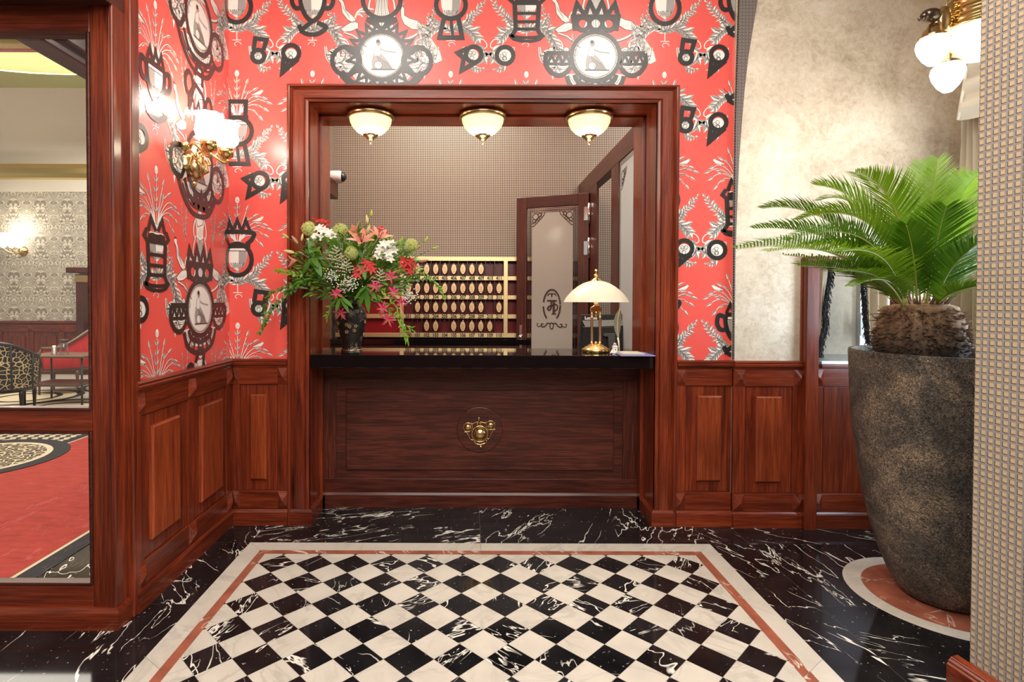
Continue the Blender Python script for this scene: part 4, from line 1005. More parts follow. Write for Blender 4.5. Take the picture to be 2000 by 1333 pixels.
# niche: plaster side, aluminium window frame, daylight, curtains with black fringe
YN2 = 4.15
tag(MB().box(xo0 - .3, P(1676, 600, YN2).x, YN2, YN2 + .03, .8, 2.3).build('wall_niche', plaster('light_niche_plaster', (.50, .47, .41), (.62, .60, .54), (.72, .70, .65), 0, .7), kind='structure'), 'pale plaster at the back of the window niche')
tag(MB().box(P(1600, 600, YM).x, xo1 + .05, YM - .03, YN2, 1.086, 1.108).build('trim_12', M_STEEL, kind='structure', bevel=.003), 'silver window sill in the niche')
win = root('window_1', (P(1678, 600, YN2).x, YN2, 1.1), 'grey aluminium window at the back of the niche', kind='structure')
ux = lambda u, y=YN2: P(u, 600, y).x
MB().box(ux(1672), ux(1686), YN2 - .04, YN2 + .03, 1.108, 2.2).build('frame', M_STEEL, win, bevel=.004)
MB().box(ux(1667), ux(1671), YN2 - .075, YN2 - .05, P(0, 648, YN2).z, P(0, 605, YN2).z).build('handle', M_STEEL, win, bevel=.004)
MB().box(ux(1667), ux(1676), YN2 - .055, YN2 - .041, P(0, 649, YN2).z, P(0, 622, YN2).z).build('handle_plate', M_STEEL, win, bevel=.003)
MB().quad((ux(1686), YN2 + .02, 1.108), (ux(1760), YN2 + .02, 1.108), (ux(1760), YN2 + .02, 2.2), (ux(1686), YN2 + .02, 2.2)).build('pane', shade('daylight_pane', (.85, 1, .97), 4.0), win, recalc=False)
def fringe(pts, w, y, rnd, lng=.03):
    mb = MB(); pp = spline([P(u, v, y) for u, v in pts], 10); rr = random.Random(rnd)
    mb.tube([(p.x, p.y, p.z) for p in pp], w, 6)
    for p in pp:
        for k in range(9):
            q = p + V((rr.uniform(-w, w), rr.uniform(-.012, .012), rr.uniform(-.01, .01))); a = rr.uniform(-.4, 1.0)
            mb.tube([q, q + V((lng * a * .5, rr.uniform(-.01, .0), -lng * .5)), q + V((lng * a * .8, 0, -lng * 1.1))], .0022, 4)
    return mb
def cloth(path, z0f, z1f, thick=.004, nz=10):
    """path: list of (x, y) bottom to be lofted between two height functions"""
    mb = MB(); n = len(path[0]); vs = []
    for j, row in enumerate(path): vs += [tuple(p) for p in row]
    fs = [(j * n + i, j * n + i + 1, (j + 1) * n + i + 1, (j + 1) * n + i) for j in range(len(path) - 1) for i in range(n - 1)]
    mb.add(vs, fs, 0, True); return mb
def drape(tl, tr, bl, br, folds, amp, nx=60, nz=14, ph=0):
    """hanging cloth between four points with folds towards -y and x"""
    rows = []; tl, tr, bl, br = map(V, (tl, tr, bl, br))
    for j in range(nz + 1):
        t = j / nz; row = []
        for i in range(nx + 1):
            s = i / nx; p = (tl * (1 - s) + tr * s) * (1 - t) + (bl * (1 - s) + br * s) * t
            f = sin(2 * pi * folds * s + ph + .5 * sin(3 * t)) * amp * (.6 + .4 * t)
            n = (tr - tl).cross(V((0, 0, 1))).normalized(); row.append(p + n * f)
        rows.append(row)
    return cloth(rows, 0, 0)
cu = root('curtain', tuple(P(1606, 690, 3.95)), 'narrow beige curtain with black fringe just right of the dark post', 'curtain', 'niche curtains')
drape(P(1590, 500, 3.97), P(1614, 500, 3.93), P(1590, 704, 3.97), P(1600, 704, 3.93), 1.5, .010).build('cloth', M_CURT, cu, recalc=False)
fringe([(1618, 500), (1621, 535), (1614, 580), (1610, 610), (1611, 635), (1604, 665), (1600, 700)], .014, 3.92, 1).build('fringe', M_FRINGE, cu, recalc=False)
cu = root('curtain', tuple(P(1712, 690, 3.9)), 'wider beige curtain with black fringe hanging left of the palm trunk', 'curtain', 'niche curtains')
drape(P(1688, 500, 3.92), P(1738, 500, 3.92), P(1694, 716, 3.9), P(1738, 716, 3.9), 2.6, .018).build('cloth', M_CURT, cu, recalc=False)
fringe([(1683, 500), (1684, 560), (1687, 600), (1690, 635), (1694, 665)], .010, 3.89, 2).build('fringe', M_FRINGE, cu, recalc=False)

light('niche_fill', 'AREA', ((xo0 + xo1) / 2, 3.86, 2.6), 9, (.93, .98, 1), .3, rot=(R(12), 0, 0))  # unseen lamp overhead, added to brighten the niche plaster
# bay on the far right: side wall with a tall curtained window
tag(MB().box(XC, XC + .05, 1.2, YM + .05, 0, ZC).build('wall_bay', M_PLASTER, kind='structure'), 'plaster side wall of the bay at far right')
bw = root('window_2', (XC, 2.9, .9), 'tall bay window behind the right hand curtain', kind='structure')
MB().box(XC - .03, XC - .002, 2.05, 3.45, .8, 3.0).build('frame', M_WHITEP, bw)
MB().quad((XC - .032, 2.12, .88), (XC - .032, 3.38, .88), (XC - .032, 3.38, 2.92), (XC - .032, 2.12, 2.92)).build('pane', shade('bay_daylight_pane', (.86, .94, 1), 1.2), bw, recalc=False)
cu = root('curtain', (XC - .14, 3.4, .02), 'long beige curtain with a draped swag at the right edge beside the pillar', 'curtain')
drape(PX(1884, 240, XC - .13), PX(1930, 200, XC - .13), (XC - .16, 3.66, .03), (XC - .14, 3.05, .03), 4.5, .035).build('cloth', M_CURT, cu, recalc=False)
rows = []
tl, bl = P(1893, 110, 3.35), P(1872, 232, 3.40)
for j in range(15):
    t = j / 14; row = []
    for i in range(25):
        s = i / 24; p = tl * (1 - t) + bl * t + V((.42 * s, -.30 * s, .10 * s * (1 - t) - .02 * s + .10 * t * s * s))
        p += V((-.5, -.6, .15)).normalized() * (.028 * sin(t * 17 + 2.4 * s + .8 * sin(5 * s)) * (1 - .2 * s)); row.append(p)
    rows.append(row)
cloth(rows, 0, 0).build('swag', M_CURT, cu, recalc=False)
m = MB(); m.tube([P(1893, 100, 3.36), P(1882, 170, 3.38), P(1871, 234, 3.40)], .008, 6); m.build('piping', M_CREAM, cu)
tag(MB().tube([P(1878.5, 232, 3.62), P(1878, 420, 3.62), P(1876, 690, 3.62)], .0035, 6).build('blind_cord', M_CREAM), 'thin white pull cord hanging in the corner by the curtain', 'cord')

# ------------------------------------------------------------------ near pillar on the right
PA, PB_ = V((1.898, 2.10, 0)), V((1.998, 1.18, 0))
pd = (PB_ - PA).normalized(); pn = V((pd.y, -pd.x, 0)); pn = pn if pn.x > 0 else -pn
m = MB(); q = [PA, PB_, PB_ + pn * .55, PA + pn * .55]
m.prism([tuple(p) for p in q], (0, 0, ZC))
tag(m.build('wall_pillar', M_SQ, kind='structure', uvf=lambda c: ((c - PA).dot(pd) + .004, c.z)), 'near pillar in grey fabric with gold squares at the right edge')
m = MB(); pr = [(0, 0), (.048, 0), (.048, .098), (.042, .104), (.040, .112), (.034, .118), (.030, .124), (0, .130)]; k = len(pr)
e0, e1 = PA - pd * .048, PB_
m.add([tuple(e0 - pn * n + V((0, 0, z))) for n, z in pr] + [tuple(e1 - pn * n + V((0, 0, z))) for n, z in pr],
      [(i, (i + 1) % k, k + (i + 1) % k, k + i) for i in range(k)] + [tuple(range(k))[::-1], tuple(range(k, 2 * k))])
tag(m.build('baseboard_right', WOOD['y'], kind='structure', bevel=.002), 'mahogany baseboard at the foot of the near pillar')
tag(MB().box(-.02, .0, -.01, .01, 0, ZC).build('trim_13', M_GREYW, kind='structure'), 'corner strip of the near pillar') if 0 else None

# ------------------------------------------------------------------ planter and palm
def pot_mat():
    m, nt, b = new_mat('rough_bronze_stone')
    co = objco(nt, rnd=False)
    n1 = node(nt, 'ShaderNodeTexNoise', {'Vector': co, 'Scale': 5.0, 'Detail': 6.0, 'Roughness': .6, 'Distortion': .5}).outputs[0]
    n2 = node(nt, 'ShaderNodeTexNoise', {'Vector': co, 'Scale': 95.0, 'Detail': 4.0, 'Roughness': .7, 'Distortion': 1.5}).outputs[0]
    n3 = node(nt, 'ShaderNodeTexNoise', {'Vector': co, 'Scale': 40.0, 'Detail': 3.0, 'Distortion': 2.0}).outputs[0]
    c = ramp(nt, n1, [(.33, (.055, .047, .041)), (.5, (.125, .104, .084)), (.66, (.27, .205, .145))])
    fine = ramp(nt, n2, [(.40, (.28, .26, .25)), (.52, (1, 1, 1)), (.62, (2.4, 2.25, 2.0))])
    c = mix(nt, 1.0, c, fine, 'MULTIPLY'); nt.links.new(c, b.inputs['Base Color'])
    setp(b, rough=.55, metal=.15); h = math_(nt, 'ADD', n2, n3); bump(nt, b, h, .8, .012); return m
pot = root('planter', (CXI, CYI, 0), 'tall tapered bronze stone planter holding the palm on the round inlay', 'planter')
prf = [(.001, .0015), (.15, .0015), (.185, .012), (.212, .05), (.240, .105), (.282, .211), (.329, .382), (.367, .594), (.400, .845), (.414, 1.073), (.420, 1.235), (.417, 1.25), (.398, 1.25), (.392, 1.235), (.388, 1.12)]
MB().lathe(prf, n=72).build('body', pot_mat(), pot, local=True)
MB().lathe([(.392, 1.15), (.25, 1.16), (.001, 1.17)], n=48).build('soil', plain('dark_soil', (.02, .014, .010), rough=.95), pot, local=True)
TXp = P(1797, 640, 2.76)
TX, TY = TXp.x, 2.76
tz = lambda v: P(1797, v, TY).z
tr = lambda px: px * TY / 1090
palm = root('sago_palm', (TX, TY, 1.165), 'sago palm with stiff arching fronds on a shaggy brown trunk in the planter', 'palm')
def trunk_mat():
    m, nt, b = new_mat('palm_trunk_fibre')
    n = node(nt, 'ShaderNodeTexNoise', {'Vector': objco(nt, rnd=False), 'Scale': 45.0, 'Detail': 5.0}).outputs[0]
    sz = node(nt, 'ShaderNodeSeparateXYZ', {0: node(nt, 'ShaderNodeTexCoord').outputs['Object']}).outputs[2]
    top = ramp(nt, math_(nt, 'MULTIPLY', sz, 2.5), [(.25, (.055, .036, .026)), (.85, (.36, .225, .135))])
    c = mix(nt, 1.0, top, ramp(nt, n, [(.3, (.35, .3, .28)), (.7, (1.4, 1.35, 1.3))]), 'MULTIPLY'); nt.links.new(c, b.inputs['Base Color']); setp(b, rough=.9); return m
M_TRUNK = trunk_mat()
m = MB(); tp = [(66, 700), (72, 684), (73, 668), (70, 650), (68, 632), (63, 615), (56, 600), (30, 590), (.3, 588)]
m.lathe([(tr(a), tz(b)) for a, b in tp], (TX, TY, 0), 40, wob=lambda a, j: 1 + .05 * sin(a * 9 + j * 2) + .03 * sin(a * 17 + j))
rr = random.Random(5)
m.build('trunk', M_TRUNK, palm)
m = MB()
for i in range(900):
    f = rr.random(); v = 606 + 92 * f; a = rr.uniform(0, 2 * pi)
    rpx = 60 + 13 * min(1, (v - 600) / 60) - (6 if v > 685 else 0)
    c = V((TX + tr(rpx) * cos(a), TY + tr(rpx) * sin(a), tz(v))); o = V((cos(a), sin(a), 0)); s_ = V((-sin(a), cos(a), 0))
    L = rr.uniform(.010, .028); w = rr.uniform(.006, .014); up = V((0, 0, rr.uniform(-.5, .7)))
    tip = c + (o + up).normalized() * L
    m.add([tuple(c - s_ * w - o * .006), tuple(c + s_ * w - o * .006), tuple(c + V((0, 0, w * 1.1)) - o * .006), tuple(tip)], [(0, 1, 3), (1, 2, 3), (2, 0, 3)])
for i in range(46):
    v = rr.uniform(610, 692); a = rr.uniform(0, 2 * pi); c = V((TX + tr(68) * cos(a), TY + tr(68) * sin(a), tz(v))); o = V((cos(a), sin(a), rr.uniform(-.4, .6)))
    m.tube([c, c + o * .03, c + o * .055 + V((0, 0, rr.uniform(-.01, .02)))], [.003, .0022, .0008], 4)
m.build('leaf_bases', M_TRUNK, palm, recalc=False)
def leafmat(name, a, b_, rough=.42):
    m, nt, b = new_mat(name)
    n = node(nt, 'ShaderNodeTexNoise', {'Vector': objco(nt, rnd=True), 'Scale': 7.0, 'Detail': 2.0}).outputs[0]
    nt.links.new(ramp(nt, n, [(.3, a), (.7, b_)]), b.inputs['Base Color']); setp(b, rough=rough, spec=.35)
    out = nt.nodes['Material Output']; tl = node(nt, 'ShaderNodeBsdfTranslucent', {'Color': (*[min(1, x * 1.6) for x in b_], 1)})
    mx = node(nt, 'ShaderNodeMixShader', {0: .28, 1: b.outputs[0], 2: tl.outputs[0]}); nt.links.new(mx.outputs[0], out.inputs[0]); return m
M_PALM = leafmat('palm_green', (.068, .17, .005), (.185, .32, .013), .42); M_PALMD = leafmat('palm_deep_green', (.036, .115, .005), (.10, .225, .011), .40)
M_RACH = plain('palm_rib_yellow', (.36, .36, .07), rough=.4)
frj = random.Random(4)
def frond(base, mid, tip, wmax, n=84, mats=M_PALM, tw=0.0, lift=.35, sweep=.75, droop=.1):
    base, mid, tip = V(base), V(mid), V(tip)
    ctrl = mid * 2 - (base + tip) * .5
    pts = bez(base, ctrl, tip, 40)
    fr = MB(); Ltot = sum((pts[i + 1] - pts[i]).length for i in range(40))
    fr.tube(pts, [max(.0055 * (1 - i / 44), .0012) for i in range(41)], 6, 0)
    for k in range(n):
        t = .10 + .90 * k / (n - 1); f = t * 40; i = min(int(f), 39); p = pts[i].lerp(pts[i + 1], f - i); tg = (pts[i + 1] - pts[i]).normalized()
        up = V((0, 0, 1)); N = up - tg * up.dot(tg)
        if N.length < .25:
            h = V((base.x - tip.x, base.y - tip.y, 0)); N = N + (h - tg * h.dot(tg)).normalized() * .25 if h.length > 1e-4 else N
        N.normalize(); Sd = tg.cross(N)
        if tw: q = Matrix.Rotation(tw, 3, tg); N = q @ N; Sd = q @ Sd
        env = min(1, (t - .04) / .22) ** .7 * (1 - max(0, (t - .55) / .45) ** 1.7 * .72)
        L = wmax * env * frj.uniform(.9, 1.06)
        sw = sweep + .55 * t
        for sg in (-1, 1):
            d = (Sd * sg + tg * (sw + frj.uniform(-.1, .1)) + N * (lift + frj.uniform(-.13, .13))).normalized(); w = .0038 * (.7 + .3 * env)
            a = p + N * .002; e1 = a + d * L * .55; e2 = a + (d + tg * .10 - up * droop).normalized() * L
            wv = (tg - d * tg.dot(d)).normalized() * w
            fr.add([tuple(a - wv * .8), tuple(a + wv * .8), tuple(e1 + wv), tuple(e1 - wv), tuple(e2)], [(0, 1, 2, 3), (3, 2, 4)], 1)
    return fr.build('frond', [M_RACH, mats], palm, recalc=False)
def PB(u, v): return P(u, v, TY)
bz = 598
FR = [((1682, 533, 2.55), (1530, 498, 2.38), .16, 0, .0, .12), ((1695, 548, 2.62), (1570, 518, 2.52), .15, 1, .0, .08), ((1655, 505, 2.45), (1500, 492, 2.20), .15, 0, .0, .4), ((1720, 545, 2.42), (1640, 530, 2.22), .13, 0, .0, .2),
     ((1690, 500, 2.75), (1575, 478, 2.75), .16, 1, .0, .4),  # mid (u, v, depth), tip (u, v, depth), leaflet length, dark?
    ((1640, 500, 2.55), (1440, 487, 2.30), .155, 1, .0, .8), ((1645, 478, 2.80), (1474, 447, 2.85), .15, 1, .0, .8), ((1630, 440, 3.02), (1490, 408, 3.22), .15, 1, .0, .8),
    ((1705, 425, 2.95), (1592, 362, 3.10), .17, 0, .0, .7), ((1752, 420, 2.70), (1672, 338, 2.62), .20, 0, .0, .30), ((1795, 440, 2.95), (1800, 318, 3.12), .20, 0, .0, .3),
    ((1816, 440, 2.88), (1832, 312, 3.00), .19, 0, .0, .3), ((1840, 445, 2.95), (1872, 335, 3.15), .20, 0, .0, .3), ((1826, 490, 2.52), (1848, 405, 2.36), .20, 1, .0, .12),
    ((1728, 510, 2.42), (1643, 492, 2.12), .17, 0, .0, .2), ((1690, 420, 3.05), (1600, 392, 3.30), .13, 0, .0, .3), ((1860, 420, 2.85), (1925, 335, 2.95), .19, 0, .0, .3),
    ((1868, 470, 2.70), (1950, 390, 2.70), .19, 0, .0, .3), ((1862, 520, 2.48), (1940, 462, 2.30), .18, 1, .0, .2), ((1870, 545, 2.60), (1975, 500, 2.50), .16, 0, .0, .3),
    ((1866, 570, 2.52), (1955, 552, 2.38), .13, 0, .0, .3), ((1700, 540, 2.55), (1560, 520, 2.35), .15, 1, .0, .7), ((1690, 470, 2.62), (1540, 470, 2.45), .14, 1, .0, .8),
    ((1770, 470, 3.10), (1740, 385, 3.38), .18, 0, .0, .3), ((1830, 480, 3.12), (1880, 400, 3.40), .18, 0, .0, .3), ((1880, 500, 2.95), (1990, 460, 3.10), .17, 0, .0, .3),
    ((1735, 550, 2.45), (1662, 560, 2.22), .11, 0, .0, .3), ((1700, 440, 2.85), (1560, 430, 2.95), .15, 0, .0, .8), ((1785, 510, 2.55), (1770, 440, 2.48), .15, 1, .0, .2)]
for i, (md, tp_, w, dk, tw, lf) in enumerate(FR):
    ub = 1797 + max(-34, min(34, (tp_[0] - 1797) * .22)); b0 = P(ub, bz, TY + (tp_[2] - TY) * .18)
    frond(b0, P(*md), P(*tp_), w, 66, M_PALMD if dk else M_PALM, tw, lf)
m = MB()
for i in range(70):
    a = rr.uniform(0, 2 * pi); q = V((TX + tr(34) * cos(a), TY + tr(34) * sin(a), tz(602))); o = V((cos(a) * .8, sin(a) * .8, 1)).normalized()
    m.tube([q, q + o * rr.uniform(.05, .09)], [.006, .002], 5)
m.build('leaf_stalks', plain('brown_leaf_stalk', (.16, .085, .045), rough=.8), palm)

# ------------------------------------------------------------------ hanging lamp on the far right
YH = 3.0; hpx = YH / 1090
bc = P(1938, 62, YH)
ch = root('chandelier', tuple(bc), 'brass hanging lamp with white glass bowl, drop globes and a bird figure', 'chandelier')
MB().lathe([(r * hpx, z * hpx) for r, z in ((98, -5), (103, -3), (103, 1), (98, 2), (97, 7), (99, 9), (98, 14), (94, 15), (93, 23), (95, 25), (94, 30), (90, 31), (89, 42), (92, 45), (90, 49), (70, 50), (1, 51))], tuple(bc), 56).build('ring', M_BRASS, ch)
MB().lathe([(r * hpx, z * hpx) for r, z in ((99, -3), (97, -10), (88, -22), (70, -32), (45, -38), (20, -40), (1, -41))], tuple(bc), 48).build('glass_bowl', M_GLOBE, ch)
for (u, v) in ((1822, 95), (1851, 147)):
    c = P(u, v + 2, YH - .05); s = .00245
    MB().lathe([(r * s, z * s) for r, z in ((.3, -35), (9, -33), (19, -22), (28, -5), (31, 8), (29, 18), (22, 26), (17, 29))], tuple(c), 32).build('globe', M_GLOBE, ch)
    MB().lathe([(r * s, z * s) for r, z in ((25, 24), (26, 28), (20, 32), (18, 40), (12, 46), (8, 54), (.5, 56))], tuple(c), 28).build('globe_holder', M_BRASSD, ch)
    m = MB(); e = P(1865, 45, YH); m.tube(bez(c + V((0, 0, .15)), c + V((.02, 0, .22)), e, 10), .009, 8); m.build('arm', M_BRASS, ch)
m = MB(); c = P(1818, 30, YH - .05)      # the bird perched on the ring
m.ell(tuple(c), .050, .040, .034, 16, 10); m.ell(tuple(c + V((-.040, -.01, -.008))), .022, .020, .02, 12, 8); m.tube([c + V((-.05, -.01, -.012)), c + V((-.072, -.012, -.026)), c + V((-.068, -.012, -.040))], [.012, .008, .002], 6)
m.build('bird_head', brass('tarnished_bronze', (.16, .12, .09), .3), ch)
m = MB(); c2 = P(1852, 22, YH - .04)
for k in range(8):
    a = R(60 - k * 11); e = c2 + V((.14 * cos(a) * (1 - .03 * k), .0, .10 * sin(a) - .01)); m.tube(bez(c2 + V((-.03, -.01, -.03)), c2 + V((.0, -.015, .05 - .012 * k)), e, 8), [.010, .012, .013, .013, .012, .011, .009, .006, .002], 6)
m.ell(tuple(c2 + V((-.03, -.01, -.05))), .045, .03, .07, 14, 9); m.ell(tuple(P(1830, 50, YH - .04)), .035, .03, .05, 12, 8)
m.build('bird_wing', M_BRASSD, ch)
m = MB()
for k in range(9):
    z0 = P(1852, 8, YH).z + k * .045; m.tube([(P(1852, 8, YH).x + (.010 * cos(a) if k % 2 else 0), YH + (0 if k % 2 else .010 * cos(a)), z0 + .026 * sin(a)) for a in [2 * pi * i / 12 for i in range(12)]], .0028, 5, closed=True)
m.build('chain', M_BRASSD, ch)
light('chandelier_glow', 'POINT', (bc.x - .45, YH + .02, bc.z - .40), 5.5, (1, .93, .84), radius=.12)

# ------------------------------------------------------------------ wall sconce on the left wall
sc0 = V((XL, 3.19, P(380, 312, 3.19).z))
sco = root('wall_sconce', tuple(sc0), 'brass double wall sconce with white tulip shades on the red left wall', 'wall lamp')
m = MB(); m.lathe([(.07, .0), (.068, .012), (.05, .028), (.028, .04), (.002, .044)], tuple(sc0 + V((.001, 0, -.02))), 24, ax=(1, 0, 0), wob=lambda a, j: 1 + .10 * cos(6 * a))
m.ell(tuple(sc0 + V((.045, 0, -.045))), .042, .055, .075, 16, 10); m.ell(tuple(sc0 + V((.03, 0, -.135))), .014, .014, .02, 10, 8)
m.ell(tuple(sc0 + V((.022, -.085, .055))), .022, .028, .032, 12, 8); m.ell(tuple(sc0 + V((.022, .085, .04))), .020, .026, .03, 12, 8)
for k in range(7): a = R(-70 + k * 23); m.tube([sc0 + V((.05, .0, -.10)), sc0 + V((.088, .045 * sin(a), -.06)), sc0 + V((.07, .06 * sin(a), .012 * cos(a)))], [.006, .009, .004], 6)
m.build('backplate', M_BRASSD, sco)
for (u, v, yy) in ((408, 283, 3.10), (441, 297, 3.27)):
    c = P(u, v, yy)
    m = MB(); dy = yy - sc0.y
    m.tube(spline([sc0 + V((.03, dy * .6, .05)), sc0 + V((.06, dy * .8, .075)), sc0 + V((.10, dy * .9, .045)), V((c.x - .01, c.y, c.z - .062)), V((c.x + .012, c.y, c.z - .052)), V((c.x, c.y, c.z - .03))], 7), .0085, 8)
    m.tube(spline([sc0 + V((.08, dy * .8, .02)), sc0 + V((.09, dy * .85, -.01)), sc0 + V((.07, dy * .8, -.015)), sc0 + V((.075, dy * .8, .008))], 6), .006, 7); m.build('arm', M_BRASS, sco)
    MB().lathe([(.002, -.058), (.008, -.056), (.008, -.048), (.016, -.044), (.024, -.034), (.041, -.028), (.043, -.004), (.044, .0), (.043, .004), (.043, .024), (.036, .026)], tuple(c), 28).build('cup', M_BRASS, sco)
    MB().lathe([(.036, .018), (.050, .035), (.068, .055), (.074, .080), (.066, .110), (.058, .130), (.062, .150), (.078, .168)], tuple(c), 40, wob=lambda a, j: 1 + (.02 + .06 * max(0, j - 4) / 3) * cos(9 * a)).build('tulip_shade', M_TULIP, sco)
    light('sconce_glow', 'POINT', (c.x + .02, c.y, c.z + .24), 5, (1, .9, .75), radius=.05)

# ------------------------------------------------------------------ framed mirror on the left, built as a clear glass screen
YS = 2.50
scr = root('trim_14', (-1.9, YS, 0), 'mahogany framed mirror on the left, built as clear glass before the lounge', kind='structure')
su = lambda u: P(u, 700, YS).x
sz = lambda v: P(100, v, YS).z
XSL = -4.2; XSR = -1.606
def sbx(nm, a, b, z0, z1, m, y0=YS + .018, y1=YS + .075, bev=.004): return MB().box(a, b, y0, y1, z0, z1).build(nm, m, scr, bevel=bev)
sbx('stile', su(174), su(213), 0, 2.82, WOOD['z'])
sbx('top_rail', XSL, su(174), sz(60), 2.82, WOOD['x']); sbx('middle_rail', XSL, su(174), sz(845), sz(803), WOOD['x']); sbx('bottom_rail', XSL, su(174), .05, sz(1147), WOOD['x'])
MB().box(su(213) + .001, XSR, YS + .008, YS + .14, 0, 2.82).build('corner_post', WOOD['z'], scr, bevel=.006)
for z0, z1 in ((sz(803), sz(60)), (sz(1147), sz(845))):     # glazing beads, and clear panes in place of mirror glass
    m = MB(); w = .012
    m.box(su(174) - w, su(174), YS + .012, YS + .06, z0, z1); m.box(XSL, su(174) - w, YS + .012, YS + .06, z0, z0 + w); m.box(XSL, su(174) - w, YS + .012, YS + .06, z1 - w, z1)
    m.build('glazing_bead', M_BRASSD if z0 < .5 and 0 else DARKW['x'], scr, bevel=.003)
    x1 = su(174) - w; b = .016
    MB().box(XSL, x1, YS + .040, YS + .044, z0 + w, z1 - w).build('glass_pane', M_PANE, scr, bevel=0)
plinth('plinth', [(XSL, YS + .018), (XSR - .004, YS + .018), (XSR - .004, YS + .135)], sz(1190), .022, WOOD['x'], scr, cap=.02)
MB().box(XSL, XSR, 2.28, YS + .10, 2.812, 3.1).build('header', DARKW['x'], scr, bevel=.006)
MB().box(XL - .04, XL + .032, YS + .10, YS + .165, 0, ZC).build('edge_strip', WOOD['z'], scr, bevel=.006)
MB().box(XSL, XL + .02, YS + .02, YS + .10, 3.1, ZC).build('upper_wall', M_RWALL, scr)

# ------------------------------------------------------------------ lounge of the mirror image, built as a room behind the clear panes
YLn = 11.2
def nouveau():
    m, nt, b = new_mat('art_nouveau_paper')
    tc = node(nt, 'ShaderNodeTexCoord').outputs['UV']; s = node(nt, 'ShaderNodeSeparateXYZ', {0: tc})
    px = math_(nt, 'PINGPONG', s.outputs[0], .27); pz = math_(nt, 'MODULO', s.outputs[1], .72)
    v = node(nt, 'ShaderNodeCombineXYZ', {0: px, 1: pz}).outputs[0]
    n = node(nt, 'ShaderNodeTexNoise', {'Vector': v, 'Scale': 6.0, 'Detail': 1.0, 'Distortion': 1.2}).outputs[0]
    w = math_(nt, 'SINE', math_(nt, 'MULTIPLY', n, 55.0)); w = math_(nt, 'MULTIPLY_ADD', w, .5, .5)
    n2 = node(nt, 'ShaderNodeTexNoise', {'Vector': v, 'Scale': 9.0, 'Detail': 0.0}).outputs[0]
    c = ramp(nt, w, [(.25, (.26, .225, .18)), (.5, (.50, .45, .365)), (.8, (.70, .64, .52))])
    c = mix(nt, ramp(nt, n2, [(.52, (0, 0, 0)), (.6, (.55, .55, .55))]), c, (.40, .35, .28))
    nt.links.new(c, b.inputs['Base Color']); setp(b, rough=.7); return m
zr_ = lambda v: P(100, v, YLn).z
zw0, zw1, zg0, zg1 = zr_(627), zr_(375), zr_(351), zr_(322)
XA, XB_ = -13.0, -5.2
tag(MB().quad((XA, YLn, 0), (XB_, YLn, 0), (XB_, YLn, zw1), (XA, YLn, zw1)).build('wall_lounge', nouveau(), kind='structure', uvf=uvx), 'cream and grey swirling patterned wallpaper of the lounge')
tag(MB().box(XA, XB_, YLn - .02, YLn + .1, zw1, zg0).build('trim_15', M_CREAM, kind='structure'), 'cream frieze above the lounge wallpaper')
m = MB(); pr = [(0, zg0), (-.06, zg0 + .02), (-.10, zg0 + .10), (-.10, zg0 + .2), (-.06, zg1), (0, zg1)]
m.add([(XA, YLn - .02 + a, z) for a, z in pr] + [(XB_, YLn - .02 + a, z) for a, z in pr], [(i, (i + 1) % 6, 6 + (i + 1) % 6, 6 + i) for i in range(6)])
tag(m.build('trim_16', M_GOLD, kind='structure'), 'gold leaf cornice round the lounge')
zc0 = 5.1
m = MB(); n = 12; pr = [(YLn - .02 - 1.6 * (1 - cos(t)), zg1 + (zc0 - zg1) * sin(t)) for t in [pi / 2 * i / n for i in range(n + 1)]]
m.add([(XA, y, z) for y, z in pr] + [(XB_, y, z) for y, z in pr], [(i, i + 1, n + 2 + i, n + 1 + i) for i in range(n)], 0, True)
tag(m.build('trim_17', M_CREAM, kind='structure', recalc=False), 'cream cove under the lounge ceiling')
# ceiling with a big round recess lit from its rim
cc = V((-7.0, 6.2, 0)); rc = 3.55
m = MB(); N = 72
ring1 = [(cc.x + rc * cos(2 * pi * i / N), cc.y + rc * sin(2 * pi * i / N)) for i in range(N)]
sq = []
for i in range(N):
    a = 2 * pi * i / N; k = 1 / max(abs(cos(a)), abs(sin(a))); sq.append((cc.x + 6.2 * k * cos(a), min(cc.y + 6.2 * k * sin(a), YLn)))
for i in range(N):
    j = (i + 1) % N; m.quad((*ring1[i], zc0), (*ring1[j], zc0), (*sq[j], zc0), (*sq[i], zc0))
tag(m.build('ceiling_lounge', M_GREYW, kind='structure', recalc=False), 'lounge ceiling round the lit recess')
M_COVE = plain('pale_green_ceiling_paint', (.66, .64, .40), rough=.6); M_GLOWL = shade('cove_light_strip', (1, 1, .68), 4.5)
dome = root('trim_18', (cc.x, cc.y, zc0), 'round recess of the lounge ceiling with hidden yellow green light', kind='structure')
MB().lathe([(rc, zc0), (rc - .02, zc0 + .12), (rc + .02, zc0 + .30)], (cc.x, cc.y, 0), 72).build('lip', M_COVE, dome, recalc=False)
MB().lathe([(rc + .02, zc0 + .30), (rc + .45, zc0 + .34), (rc + .40, zc0 + .62), (rc + .0, zc0 + .82), (2.4, zc0 + 1.02), (.01, zc0 + 1.15)], (cc.x, cc.y, 0), 72).build('inner_dome', M_COVE, dome, recalc=False)
MB().lathe([(rc + .10, zc0 + .345), (rc + .30, zc0 + .345)], (cc.x, cc.y, 0), 72).build('light_strip', M_GLOWL, dome, recalc=False)
